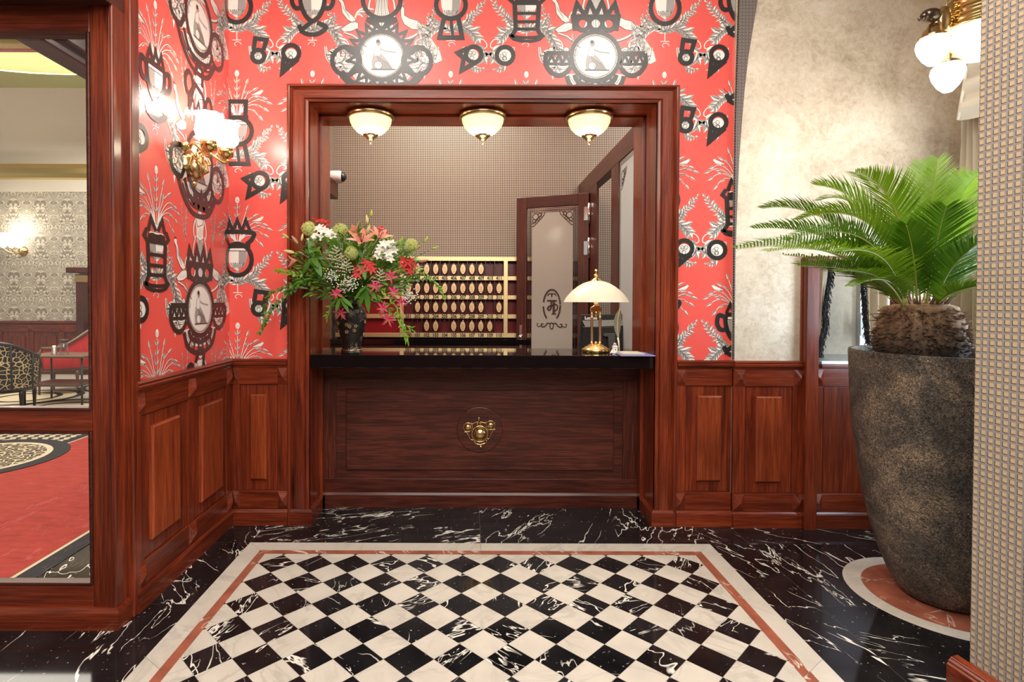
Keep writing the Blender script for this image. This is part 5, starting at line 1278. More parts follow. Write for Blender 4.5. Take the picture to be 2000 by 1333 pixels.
# beam and red bulkhead at the mouth of the lounge
bm_ = root('trim_19', (-2.4, 3.5, 2.9), 'dark moulded beam at the top of the lounge view in the mirror frame', kind='structure')
MB().box(-2.45, -2.30, 2.7, 7.5, 2.885, 3.1).build('beam', DARKW['y'], bm_, bevel=.01); MB().box(-2.30, -2.26, 2.7, 7.5, 2.94, 3.1).build('moulding', DARKW['y'], bm_, bevel=.01)
MB().box(-4.4, -3.0, 5.0, 5.06, 3.72, 4.9).build('red_bulkhead', M_RWALL, bm_)
MB().box(-4.4, -3.0, 4.9, 5.0, 3.72, 3.82).build('bulkhead_cornice', M_GOLD, bm_, bevel=.01); MB().box(-4.4, -3.0, 4.88, 5.0, 4.15, 4.3).build('bulkhead_cornice', M_GOLD, bm_, bevel=.01)
# wainscot of the lounge
m = root('trim_20', (-8, YLn, 0), 'mahogany wainscot along the lounge wall', kind='structure')
MB().box(XA, XB_, YLn - .03, YLn - .001, 0, zw0).build('back_board', WOOD['z'], m); MB().box(XA, XB_, YLn - .08, YLn - .03, zw0 - .05, zw0).build('chair_rail', WOOD['x'], m, bevel=.006)
MB().box(XA, XB_, YLn - .055, YLn - .03, zw0 - .22, zw0 - .07).build('top_rail', WOOD['x'], m, bevel=.004); MB().box(XA, XB_, YLn - .06, YLn - .03, 0, .16).build('baseboard', WOOD['x'], m)
for i in range(6):
    x = P(5 + i * 60.5 - 62, 680, YLn).x
    MB().box(x - .05, x + .05, YLn - .05, YLn - .03, .16, zw0 - .22).build('stile', WOOD['z'], m, bevel=.003)
    MB().box(x + .13, x + .51, YLn - .055, YLn - .03, .3, zw0 - .30).build('raised_panel', WOOD['z'], m, bevel=.01)
    MB(lambda a, n_, z: (a, YLn - .055 - n_, z)).pyramid(x - .06, x + .06, 0, .04, zw0 - .21, zw0 - .08).build('pyramid_block', WOOD['x'], m)
pil = root('trim_21', (P(157, 700, 10.9).x, 10.9, 0), 'dark wooden pilaster with carved gold capital in the lounge', kind='structure')
xq = lambda u: P(u, 600, 10.9).x
MB().box(xq(151), xq(165), 10.86, 11.15, 0, P(150, 552, 10.9).z).build('shaft', DARKW['z'], pil, bevel=.006)
MB().box(xq(149), xq(166), 10.84, 11.16, P(150, 552, 10.9).z, P(150, 536, 10.9).z).build('capital', M_BRASSD, pil, bevel=.02)
MB().box(xq(138), xq(175), 10.76, 11.18, P(150, 534, 10.9).z, P(150, 523, 10.9).z).build('abacus', DARKW['x'], pil, bevel=.02)
# carpet
def cpt_mat(name, col, v=.25):
    m, nt, b = new_mat(name); n = node(nt, 'ShaderNodeTexNoise', {'Vector': objco(nt, (1, 3, 1), rnd=False), 'Scale': 6.0, 'Detail': 8.0, 'Roughness': .75}).outputs[0]
    nt.links.new(ramp(nt, n, [(.3, tuple(x * (1 - v) for x in col)), (.7, tuple(x * (1 + v) for x in col))]), b.inputs['Base Color']); setp(b, rough=.95, spec=.1); return m
C0 = cpt_mat('red_carpet_pile', (.36, .055, .042)); C1 = plain('black_carpet_pile', (.022, .02, .022), rough=.95); C2 = plain('cream_carpet_pile', (.60, .50, .34), rough=.95); C4 = plain('grey_carpet_pile', (.42, .37, .31), rough=.95)
def zigm():
    m, nt, b = new_mat('striped_carpet_pile'); s = node(nt, 'ShaderNodeSeparateXYZ', {0: node(nt, 'ShaderNodeTexCoord').outputs['Object']})
    z = math_(nt, 'PINGPONG', s.outputs[1], .05); a = math_(nt, 'FRACT', math_(nt, 'DIVIDE', math_(nt, 'ADD', s.outputs[0], math_(nt, 'MULTIPLY', z, .8)), .115))
    nt.links.new(mix(nt, math_(nt, 'LESS_THAN', a, .45), (.52, .44, .31), (.05, .045, .045)), b.inputs['Base Color']); setp(b, rough=.95, spec=.1); return m
def leopard(name, base, spot, scale):
    m, nt, b = new_mat(name); co = objco(nt, (1, 1, 1), rnd=False)
    v = node(nt, 'ShaderNodeTexVoronoi', {'Vector': co, 'Scale': scale, 'Randomness': .8}, feature='DISTANCE_TO_EDGE').outputs[0]
    nt.links.new(ramp(nt, v, [(.06, base), (.09, spot), (.34, spot), (.42, tuple(x * .6 for x in base))]), b.inputs['Base Color']); setp(b, rough=.9, spec=.15); return m
C3 = zigm(); C5 = leopard('leopard_carpet_pile', (.66, .54, .33), (.055, .045, .04), 15.0)
m = MB()
def cp(x0, x1, y0, y1, mi, z): m.quad((x0, y0, z), (x1, y0, z), (x1, y1, z), (x0, y1, z), mi)
cp(-12.5, -2.33, 2.66, 11.05, 1, .004); cp(-12.5, -2.44, 2.66, 11.0, 2, .006); cp(-12.5, -2.465, 2.66, 10.95, 0, .008)
cp(-12.5, -4.15, 2.66, 10.9, 2, .010); cp(-12.5, -4.17, 2.66, 10.9, 1, .011); cp(-12.5, -4.27, 2.66, 10.9, 3, .012); cp(-12.5, -5.0, 6.9, 10.9, 4, .0125)
def disc(cx, cy, r0, r1, mi, z, n=48, ky=1.0):
    for i in range(n):
        a, b = 2 * pi * i / n, 2 * pi * (i + 1) / n
        m.quad((cx + r0 * cos(a), cy + r0 * sin(a) * ky, z), (cx + r1 * cos(a), cy + r1 * sin(a) * ky, z), (cx + r1 * cos(b), cy + r1 * sin(b) * ky, z), (cx + r0 * cos(b), cy + r0 * sin(b) * ky, z), mi)
disc(-4.62, 5.15, .60, .74, 1, .014); disc(-4.62, 5.15, .55, .60, 2, .014); disc(-4.62, 5.15, .001, .55, 5, .014)
for (x, y) in ((-5.6, 7.6), (-6.7, 8.4), (-5.9, 9.6)): disc(x, y, .001, .62, 2, .0135); disc(x, y, .62, .72, 1, .0135); disc(x, y, .36, .44, 1, .0145)
tag(m.build('carpet', [C0, C1, C2, C3, C4, C5], recalc=False), 'red lounge carpet with black and cream border and leopard roundel', 'carpet')

# lounge furniture
M_FRAMEW = plain('black_brown_lacquer', (.022, .014, .011), rough=.3); M_LEO = leopard('leopard_upholstery', (.55, .42, .20), (.018, .014, .012), 17.0)
M_REDV = cpt_mat('red_velvet', (.50, .035, .035), .2); M_OLDW = plain('aged_walnut', (.14, .075, .045), rough=.4)
def taper(mb, x, y, z1, r0=.022, r1=.014, lean=(0, 0)): mb.tube([(x + lean[0], y + lean[1], 0), (x + lean[0] * .4, y + lean[1] * .4, z1 * .6), (x, y, z1 * .85), (x, y, z1)], [r1, r0, r0 * 1.25, r0], 10); return mb
def tub_chair(name, loc, rz, label, cat, w, d, seat_z, back_z, arm_z, fab, frame, inner, a0=-30, a1=210):
    r = root(name, loc, label, cat, rz=rz)
    # seat
    n = 40; el = [(w / 2 * cos(2 * pi * i / n), d / 2 * sin(2 * pi * i / n)) for i in range(n)]
    m = MB(); m.lathe([(.001, seat_z - .08), (1, seat_z - .08), (1.03, seat_z - .05), (1.0, seat_z), (.8, seat_z + .035), (.001, seat_z + .045)], n=40)
    m.v = [V((p.x * (w / 2 - .03), p.y * (d / 2 - .03), p.z)) for p in m.v]; m.build('seat', inner, r, local=True)
    m = MB(); m.lathe([(.98, seat_z - .15), (1.04, seat_z - .14), (1.04, seat_z - .085), (.98, seat_z - .08)], n=40); m.v = [V((p.x * (w / 2 - .02), p.y * (d / 2 - .02), p.z)) for p in m.v]; m.build('seat_rail', frame, r, local=True)
    # curved back: +y is the rear
    A = [R(a0 + (a1 - a0) * i / 32) for i in range(33)]
    def top(a): t = max(0, sin(a)); return arm_z + (back_z - arm_z) * t ** 1.6
    m = MB(); vs = []
    for s_, (k0, k1) in enumerate(((1.0, 1.06), (.90, .94))):
        for a in A: vs += [(w / 2 * k0 * cos(a), d / 2 * k0 * sin(a), seat_z - .1), (w / 2 * k1 * cos(a), d / 2 * k1 * sin(a) + .03 * max(0, sin(a)), top(a) - .01)]
    N = len(A); fs = [(2 * i, 2 * i + 2, 2 * i + 3, 2 * i + 1) for i in range(N - 1)] + [(2 * N + 2 * i + 1, 2 * N + 2 * i + 3, 2 * N + 2 * i + 2, 2 * N + 2 * i) for i in range(N - 1)] + [(2 * i + 1, 2 * i + 3, 2 * N + 2 * i + 3, 2 * N + 2 * i + 1) for i in range(N - 1)]
    m.add(vs, fs, 0, True); m.build('backrest', fab, r, local=True)
    m = MB(); m.tube([(w / 2 * 1.04 * cos(a), d / 2 * 1.04 * sin(a) + .03 * max(0, sin(a)), top(a)) for a in A], .024, 8)
    for a in (A[0], A[-1]): m.tube([(w / 2 * 1.03 * cos(a), d / 2 * 1.03 * sin(a), top(a)), (w / 2 * 1.07 * cos(a), d / 2 * 1.07 * sin(a) - .03, top(a) * .5 + seat_z * .5), (w / 2 * .98 * cos(a), d / 2 * .98 * sin(a), seat_z - .12)], .020, 8)
    for f in (.28, .45, .62, .80): 
        a = R(a0 + (a1 - a0) * f); m.tube([(w / 2 * 1.075 * cos(a), d / 2 * 1.075 * sin(a) + .03, top(a)), (w / 2 * 1.02 * cos(a), d / 2 * 1.02 * sin(a), seat_z - .1)], .013, 6) if frame is M_FRAMEW else None
    m.build('show_frame', frame, r, local=True)
    for sx in (-1, 1):
        for sy in (-1, 1): taper(MB(), sx * w * .36, sy * d * .34, seat_z - .14).build('leg', frame, r, local=True)
    return r
x = P(12, 800, 7.25).x
tub_chair('tub_chair', (x, 7.25, .015), R(200), 'leopard print tub chair with dark frame at the far left in the lounge', 'armchair', .66, .62, .44, .93, .74, M_LEO, M_FRAMEW, M_LEO)
x = P(128, 780, 8.95).x
tub_chair('armchair', (x, 8.95, .015), R(-72), 'red velvet armchair with wooden show frame behind the low table in the lounge', 'armchair', .78, .74, .50, 1.02, .72, M_REDV, M_OLDW, M_REDV)
yt = 8.05; xt0, xt1 = P(68, 700, yt).x, P(190, 700, yt).x; zt_ = P(100, 692, yt).z
tb = root('side_table', ((xt0 + xt1) / 2, yt, .015), 'wooden table with a thin top carrying a bottle and glass in the lounge', 'table')
w = (xt1 - xt0) / 2
MB().box(-w, w, -.30, .30, zt_ - .045, zt_ - .015).build('table_top', M_OLDW, tb, bevel=.008, local=True)
MB().box(-w + .06, w - .1, -.26, .26, zt_ * .36, zt_ * .36 + .035).build('shelf_rail', M_OLDW, tb, bevel=.006, local=True)
for sx in (-1, 1):
    for sy in (-1, 1): MB().tube([(sx * (w - .05), sy * .25, 0), (sx * (w - .05), sy * .25, zt_ - .04)], .014, 8).build('leg', plain('dark_table_leg', (.05, .035, .025), rough=.4), tb, local=True)
bt = P(125, 690, yt - .05)
bot = root('bottle', (bt.x, yt - .05, zt_), 'clear glass bottle with a black and white cap on the lounge table', 'bottle')
MB().lathe([(.001, 0), (.055, 0), (.058, .01), (.058, .13), (.050, .15), (.036, .165), (.036, .17)], n=24).build('glass_body', pane_mat('bottle_glass', .2, (.85, .80, .78)), bot, local=True)
MB().lathe([(.036, .17), (.048, .20), (.050, .215), (.001, .216)], n=24).build('cap', M_GREYP, bot, local=True)
g = P(106, 691, yt - .1); gl = MB().lathe([(.001, 0), (.034, 0), (.036, .01), (.040, .13), (.037, .13), (.033, .012), (.001, .012)], (g.x, yt - .1, zt_), 24).build('drinking_glass', pane_mat('tumbler_glass', .22, (.9, .88, .86)))
tag(gl, 'small clear drinking glass beside the bottle on the lounge table', 'glass')
s0 = P(38, 488, YLn - .10)
ls = root('wall_sconce', tuple(s0), 'brass sconce with glowing shades on the patterned lounge wall', 'wall lamp')
MB().lathe([(.10, .0), (.09, .03), (.04, .06), (.002, .07)], (s0.x, YLn - .001, s0.z - .02), 20, ax=(0, -1, 0)).build('backplate', M_BRASSD, ls)
for dx in (-.22, -.06, .10):
    m = MB(); m.tube(bez((s0.x, YLn - .06, s0.z - .04), (s0.x + dx * .6, YLn - .2, s0.z - .12), (s0.x + dx, YLn - .22, s0.z + .03), 10), .012, 7); m.build('arm', M_BRASS, ls)
    MB().lathe([(.03, .03), (.07, .08), (.09, .16), (.07, .24), (.10, .31)], (s0.x + dx, YLn - .22, s0.z), 20).build('tulip_shade', M_TULIP, ls)
light('lounge_sconce_glow', 'POINT', (s0.x, YLn - .3, s0.z + .4), 14, (1, .9, .72), radius=.1)

# ------------------------------------------------------------------ things on and behind the counter
YLp = 3.97; kp = YLp / 1090; lc = P(1163.5, 688, YLp)
dl = root('desk_lamp', (lc.x, YLp, ZT), 'brass desk lamp with a glowing opal glass dome shade on the counter', 'table lamp')
zz = lambda v: P(1163, v, YLp).z - ZT
Lz = lambda prof: [(r * kp, zz(v)) for r, v in prof]
MB().lathe([(.001, .0)] + [(26.5 * kp, .0)] + Lz([(27, 684), (26.5, 681.5), (23, 680), (21, 677.5), (16, 675.5), (13, 673), (8, 671.5), (.3, 671)]), n=44).build('base', M_BRASS, dl, local=True)
for sx in (-8, 8):
    m = MB(); c = (sx * kp, 0, 0)
    m.lathe(Lz([(.3, 673), (3, 672.5), (3.4, 669), (2.2, 667.5), (2.8, 665), (2.8, 622), (3.4, 619), (2.2, 617), (3.4, 614), (2, 611), (1.5, 608)]), c, 16); m.build('column', brass('ribbed_brass', (.78, .55, .33), .3), dl, local=True)
m = MB(); m.box(-10.5 * kp, 10.5 * kp, -5 * kp, 5 * kp, zz(609), zz(601.5)); m.prism([(-10.5 * kp, -5 * kp, zz(601.5)), (10.5 * kp, -5 * kp, zz(601.5)), (4 * kp, -5 * kp, zz(597)), (-4 * kp, -5 * kp, zz(597))], (0, 10 * kp, 0))
m.lathe(Lz([(4.4, 603), (4.6, 589), (4, 586)]), n=20); m.lathe(Lz([(.3, 620), (3, 618), (2, 614), (4.5, 611), (3, 606)]), n=16); m.ell((0, 0, zz(670)), 3 * kp, 3 * kp, 3 * kp); m.build('socket', M_BRASS, dl, local=True, bevel=.001)
MB().lathe(Lz([(62.5, 590.5), (62, 589), (59, 583), (54, 576.5), (46, 568), (36, 560), (25, 553.5), (13, 549.5), (3, 548.5)]), n=56).build('lamp_shade', M_LSHADE, dl, local=True)
MB().lathe(Lz([(11, 549), (8, 545.5), (3, 543), (3, 541), (5.5, 539), (5.5, 537), (2.2, 535.5), (2, 533.5), (4, 531), (4, 528.5), (2, 526.5), (.3, 526)]), n=20).build('finial', M_BRASS, dl, local=True)
MB().ell((0, 0, zz(578)), .03, .03, .035).build('bulb', M_BULB, dl, local=True)
light('desk_lamp_glow', 'POINT', (lc.x, YLp, ZT + zz(596)), 2, (1, .85, .6), radius=.04)
# monitor on the working desk behind
wd = root('work_desk', (.6, 4.6, 0), 'low working desk behind the reception counter', 'desk')
MB().box(-1.0, 1.17, 4.34, 4.92, .74, .78).build('desk_top', DARKW['x'], wd, bevel=.003)
for xx in (-.95, 1.12): MB().box(xx - .03, xx + .03, 4.38, 4.88, 0, .74).build('leg', DARKW['z'], wd)
YMn = 4.58; mo = P(1178, 655, YMn)
mon = root('computer_monitor', (mo.x, YMn, .78), 'black computer monitor seen from behind on the working desk', 'monitor')
lz = lambda v: P(1178, v, YMn).z - .78
lx = lambda u: P(u, 655, YMn).x - mo.x
m = MB(); a = [(lx(1136), lz(615)), (lx(1222), lz(613.5)), (lx(1223), lz(636)), (lx(1216), lz(681)), (lx(1131), lz(683)), (lx(1133), lz(640))]
m.prism([(x, 0, z) for x, z in a], (0, .05, 0)); m.build('screen_back', M_BLACKP, mon, bevel=.004, local=True)
m = MB(); m.prism([(lx(1137), -.002, lz(626.5)), (lx(1218), -.002, lz(624.5)), (lx(1223), -.028, lz(636)), (lx(1142), -.028, lz(638.5))], (0, .02, .0)); m.build('vent_strip', plain('grey_vent_strip', (.20, .19, .18), rough=.5), mon, local=True)
m = MB(); m.box(lx(1137), lx(1221), -.030, .0, lz(682) + .005, lz(638)); m.build('rear_cover', M_BLACKP, mon, bevel=.006, local=True)
m = MB(); m.prism([(lx(1176), -.032, lz(651)), (lx(1198), -.032, lz(651)), (lx(1199), -.032, lz(690)), (lx(1187), -.032, lz(690)), (lx(1184), -.032, lz(657)), (lx(1176), -.032, lz(657))], (0, -.03, 0)); m.build('stand_neck', M_GREYP, mon, bevel=.003, local=True)
MB().box(lx(1180), lx(1198), -.06, -.035, .01, lz(688)).build('stand_column', M_GREYP, mon, local=True); MB().box(-.12, .12, -.14, .08, 0, .012).build('stand_foot', M_GREYP, mon, bevel=.003, local=True)
vs, fs = text_geo('Lenovo', .034); m = MB(); m.add([(lx(1154) + x, -.0015, lz(622) + y) for x, y, _ in vs], fs); m.build('brand_lettering', M_WHITEP, mon, recalc=False, local=True)
# quill, ink bottle, folder with papers, little white cord
YQ = 3.93; q0 = P(1210, 686, YQ)
fe = root('quill_pen', (q0.x, YQ, ZT), 'grey feather quill standing upright in its holder beside the lamp', 'quill')
fz = lambda v: P(1207, v, YQ).z - ZT; fx = lambda u: P(u, 640, YQ).x - q0.x
out = [(1207, 660), (1201, 645), (1199.5, 630), (1202, 615), (1207, 605), (1211, 602.5), (1214, 606), (1214.5, 620), (1213, 638), (1210.5, 652)]
m = MB(); vs = []
sp = spline([V((fx(1208.5), .004, fz(662))), V((fx(1206), .0, fz(640))), V((fx(1207), -.004, fz(620))), V((fx(1211), 0, fz(603)))], 8); n = len(sp)
Lf = spline([V((fx(1207.5), .004, fz(661))), V((fx(1200.2), .0, fz(642))), V((fx(1200.5), -.004, fz(620))), V((fx(1210.5), 0, fz(602.6)))], 8); Rt = spline([V((fx(1209.5), .004, fz(661))), V((fx(1212.5), .004, fz(642))), V((fx(1214.6), .002, fz(618))), V((fx(1211.6), 0, fz(602.6)))], 8)
for i in range(n): vs += [tuple(Lf[i] + V((0, .006, 0))), tuple(sp[i]), tuple(Rt[i] + V((0, .006, 0)))]
m.add(vs, [(3 * i, 3 * i + 1, 3 * i + 4, 3 * i + 3) for i in range(n - 1)] + [(3 * i + 1, 3 * i + 2, 3 * i + 5, 3 * i + 4) for i in range(n - 1)], 0, True)
m.build('vane', plain('grey_olive_feather', (.20, .18, .115), rough=.6), fe, local=True, recalc=False)
MB().tube(sp, .0016, 5).build('shaft', M_CREAM, fe, local=True)
MB().tube([(fx(1208.5), .004, fz(664)), (fx(1207), 0, fz(660)), (fx(1208.5), 0, fz(668)), (fx(1210), 0, .004)], [.003, .0065, .006, .0045], 10).build('holder', M_CREAM, fe, local=True)
MB().lathe([(.001, 0), (.014, 0), (.014, .004), (.006, .008), (.001, .010)], (fx(1210), 0, 0), 16).build('foot', M_CREAM, fe, local=True)
b0 = P(1201, 687, 3.90)
ib = root('ink_bottle', (b0.x, 3.90, ZT), 'small square ink bottle with white label beside the quill', 'ink bottle')
MB().box(-.017, .017, -.012, .012, 0, .052).build('bottle_body', M_WHITEP, ib, bevel=.003, local=True); MB().lathe([(.010, .052), (.010, .058), (.013, .060), (.013, .070), (.001, .071)], n=16).build('cap', M_CHROME, ib, local=True)
m = MB(); m.ell((.001, -.0125, .024), .004, .0012, .004); m.tube([(-.009, -.0125, .036), (-.003, -.0125, .040), (.004, -.0125, .036), (.01, -.0125, .038)], .001, 4); m.build('label_mark', M_BLACKP, ib, local=True)
fo = root('document_folder', (1.10, 3.79, ZT), 'blue folder lying open edged at the right end of the counter', 'folder')
m = MB(); m.prism([(-.118, -.125, .0005), (.112, -.125, .0005), (.108, .125, .0005), (-.10, .125, .0005)], (0, 0, .006)); m.build('cover', plain('blue_card', (.22, .24, .48), rough=.5), fo, local=True)
m = MB(); m.box(-.10, .04, .10, .118, .0066, .012); m.build('clip', M_BLACKP, fo, local=True)
pp = root('paper_stack', (1.09, 3.80, ZT + .007), 'stack of cream papers lying on the blue folder', 'papers')
for i in range(5): MB().box(-.075 + .002 * i, .070 - .003 * (i % 3), -.085 + .004 * (i % 2), .085, .0014 * i, .0014 * i + .0013).build('sheet', plain('cream_paper', (.74, .67, .52), rough=.7) if i == 0 else bpy.data.materials['cream_paper'], pp, local=True)
w0 = P(1194, 690, 3.82)
m = MB(); m.tube(spline([V((w0.x - .012, 3.80, ZT + .005)), V((w0.x + .0, 3.81, ZT + .022)), V((w0.x + .016, 3.83, ZT + .030)), V((w0.x + .02, 3.80, ZT + .010)), V((w0.x - .004, 3.79, ZT + .012)), V((w0.x + .012, 3.815, ZT + .018)), V((w0.x + .028, 3.80, ZT + .005))], 7), .0045, 7)
tag(m.build('white_cord', M_WHITEP), 'small knotted white cord left of the blue folder', 'cord')

# ------------------------------------------------------------------ vase and flowers
YV = 3.83; vc = P(687, 690, YV); kv = YV / 1090
vase = root('vase', (vc.x, YV, ZT), 'dark bronze relief vase holding the big bouquet on the counter', 'vase')
vz = lambda v: P(687, v, YV).z - ZT
def vase_mat():
    m, nt, b = new_mat('dark_bronze_relief')
    co = objco(nt, rnd=False); n1 = node(nt, 'ShaderNodeTexNoise', {'Vector': co, 'Scale': 26.0, 'Detail': 4.0, 'Distortion': 1.5}).outputs[0]
    n2 = node(nt, 'ShaderNodeTexNoise', {'Vector': co, 'Scale': 9.0, 'Detail': 2.0}).outputs[0]
    f = math_(nt, 'MULTIPLY', ramp(nt, n1, [(.55, (0, 0, 0)), (.64, (1, 1, 1))]), ramp(nt, n2, [(.48, (0, 0, 0)), (.58, (1, 1, 1))]))
    nt.links.new(mix(nt, f, (.022, .017, .014), (.22, .17, .11)), b.inputs['Base Color']); setp(b, rough=.28, metal=.45); bump(nt, b, n1, .5, .012); return m
prf = [(.3, 691), (19.5, 691), (20.5, 688.5), (20, 684.5), (18.6, 683), (18.3, 676), (19.5, 668), (22.5, 656), (26, 640), (28.5, 624), (28.3, 614), (25, 604), (19, 597), (14, 593), (12, 588), (13, 583), (16, 580), (14, 580), (10, 585), (.3, 590)]
MB().lathe([(r * kv, vz(v)) for r, v in prf], n=48).build('body', vase_mat(), vase, local=True)
MB().lathe([(18.8 * kv, vz(684.6)), (20.8 * kv, vz(684.2)), (21.0 * kv, vz(682.8)), (18.8 * kv, vz(682.2))], n=48).build('foot_band', brass('copper_band', (.55, .33, .2), .3), vase, local=True)
m = MB(); rv = random.Random(11)
def vrad(v):
    for (r0, a), (r1, b) in zip(prf, prf[1:]):
        if b <= v <= a and a != b: return (r1 + (r0 - r1) * (v - b) / (a - b)) * kv
    return .05
for k in range(16):     # blossoms in relief on the shoulder
    a = rv.uniform(pi, 2 * pi); v = rv.uniform(606, 655); r = vrad(v); c = V((r * cos(a), r * sin(a), vz(v)))
    o = V((cos(a), sin(a), .15)); s_ = V((-sin(a), cos(a), 0)); u_ = o.cross(s_)
    for j in range(5): t = 2 * pi * j / 5; q = c + s_ * (.009 * cos(t)) + u_ * (.009 * sin(t)); m.ell(tuple(q), .0065, .0065, .006, 6, 4)
    m.ell(tuple(c + o * .003), .004, .004, .004, 6, 4)
m.build('relief_blossoms', brass('worn_gilt', (.36, .28, .17), .4), vase, local=True)

mouth = V((vc.x, YV, ZT + vz(584)))
M_STEM = leafmat('stem_green', (.06, .15, .02), (.14, .26, .04)); M_LEAF = leafmat('bouquet_leaf_green', (.035, .11, .010), (.10, .24, .025), .4); M_LEAFL = leafmat('light_leaf_green', (.10, .24, .015), (.26, .42, .04))
M_ALL = leafmat('allium_pale_green', (.42, .50, .14), (.62, .66, .30), .6); M_WFL = leafmat('white_petal', (.78, .74, .66), (.86, .83, .76), .5)
M_PINK = leafmat('salmon_petal', (.62, .16, .11), (.78, .32, .24), .45); M_REDF = leafmat('red_petal', (.42, .02, .02), (.62, .045, .04), .45)
M_MAG = leafmat('magenta_petal', (.50, .012, .07), (.70, .04, .16), .45); M_BUDG = leafmat('bud_green', (.36, .48, .03), (.50, .60, .10)); M_BUDY = leafmat('bud_cream', (.55, .48, .18), (.70, .60, .30))
M_BUDP = leafmat('bud_dusky_pink', (.38, .18, .14), (.55, .32, .24)); M_CRM = leafmat('cream_tiny_flowers', (.66, .60, .42), (.80, .75, .60), .6); M_ANTH = plain('dark_anther', (.05, .012, .008), rough=.6)
fr_ = random.Random(21)
def leafm(mb, p, d, up, L, w, mi=0, curl=.25, n=5):
    p, d, up = V(p), V(d).normalized(), V(up); s = d.cross(up)
    if s.length < 1e-3: s = d.cross(V((1, 0, .3)))
    s.normalize(); up = s.cross(d); vs = []
    for i in range(n + 1):
        t = i / n; ww = w * sin(pi * min(1, t * .93 + .05)) ** .8; c = p + d * L * t - up * curl * L * t * t
        vs += [tuple(c - s * ww + up * ww * .25), tuple(c), tuple(c + s * ww + up * ww * .25)]
    fs = []
    for i in range(n): b = 3 * i; fs += [(b, b + 1, b + 4, b + 3), (b + 1, b + 2, b + 5, b + 4)]
    return mb.add(vs, fs, mi, True)
def frame(d):
    d = V(d).normalized(); a = d.cross(V((0, 0, 1))); a = a if a.length > .1 else d.cross(V((1, 0, 0))); a.normalize(); return d, a, d.cross(a)
def flower(mb, c, d, L, w, n=6, open_=.9, curl=.35, mi=0, rot=0):
    d, a, b = frame(d)
    for k in range(n):
        t = 2 * pi * k / n + rot; o = a * cos(t) + b * sin(t)
        leafm(mb, c, d * (1 - open_) + o * open_, d, L, w, mi, curl)
    return mb
def stem_to(p, bend=.0, r=.0026, sag=0.06):
    p = V(p); mid = mouth * .45 + p * .55 + V((0, 0, sag)); ctrl = mid
    return bez(mouth + V((0, 0, -.03)), ctrl, p, 10)
FL = 'cut flowers in the bouquet'
def stalk(name, label, cat, p, r=.0026, sag=.05, group=None):
    rt_ = root(name, tuple(V(p)), label, cat, group or FL)
    MB().tube(stem_to(p, sag=sag), r, 5).build('stem', M_STEM, rt_); return rt_
OUT = lambda p: (V(p) - (mouth + V((0, .05, .0)))).normalized()
YF = 3.72
# alliums
for (u, v, rpx, y, lab) in ((603, 447, 13.5, 3.63, 'pale green allium ball at the upper left of the bouquet, by the red blooms'), (665, 451, 14.5, 3.64, 'pale green allium ball at the top, between white flowers and salmon lily'),
                            (804, 480, 13.5, 3.66, 'pale green allium ball sticking out on the right of the bouquet'), (686, 494, 12.5, 3.57, 'greenish allium ball in the middle of the bouquet')):
    c = P(u, v, y); st_ = stalk('allium', lab, 'flower', c, .0034); rr_ = rpx * y / 1090; m = MB()
    for k in range(480):
        zc = fr_.uniform(-1, 1); a = fr_.uniform(0, 2 * pi); d = V((sqrt(1 - zc * zc) * cos(a), sqrt(1 - zc * zc) * sin(a), zc)); q = c + d * rr_ * fr_.uniform(.72, 1.0)
        _, s1, s2_ = frame(d)
        for j in range(4): t = 2 * pi * j / 4 + a; o = (s1 * cos(t) + s2_ * sin(t)) * .8 + d * .6; e = q + o * .0095; sd = (s1 * -sin(t) + s2_ * cos(t)) * .0017; m.add([tuple(q - sd), tuple(q + sd), tuple(e)], [(0, 1, 2)])
    m.ell(tuple(c), rr_ * .52, rr_ * .52, rr_ * .52, 12, 8); m.build('flower_head', M_ALL, st_, recalc=False)
# salmon lilies
for (u, v, y, dr, s, op, lab) in ((707, 470, 3.60, (.05, -.55, .75), .115, .50, 'large open salmon pink lily at the top centre of the bouquet'), (697, 455, 3.68, (-.55, -.15, .9), .10, .36, 'salmon pink lily half open behind the large one'),
                                  (739, 462, 3.66, (.35, -.35, .75), .10, .48, 'salmon pink lily to the right of the large open one'), (580, 503, 3.56, (-.8, -.4, -.15), .075, .35, 'salmon pink lily with closed petals at the far left of the bouquet')):
    c = P(u, v + 6, y); st_ = stalk('lily', lab, 'flower', c, .0034); m = MB(); flower(m, c, dr, s, s * .19, 6, op, .28, rot=fr_.uniform(0, 1)); m.build('petals', M_PINK, st_, recalc=False)
    m = MB(); d, a, b = frame(dr)
    for k in range(6): t = 2 * pi * k / 6 + .4; e = c + d * s * .55 + (a * cos(t) + b * sin(t)) * s * .16; m.tube([c, e], .0012, 4); m.ell(tuple(e), .003, .003, .004, 6, 4)
    m.build('stamens', M_ANTH, st_)
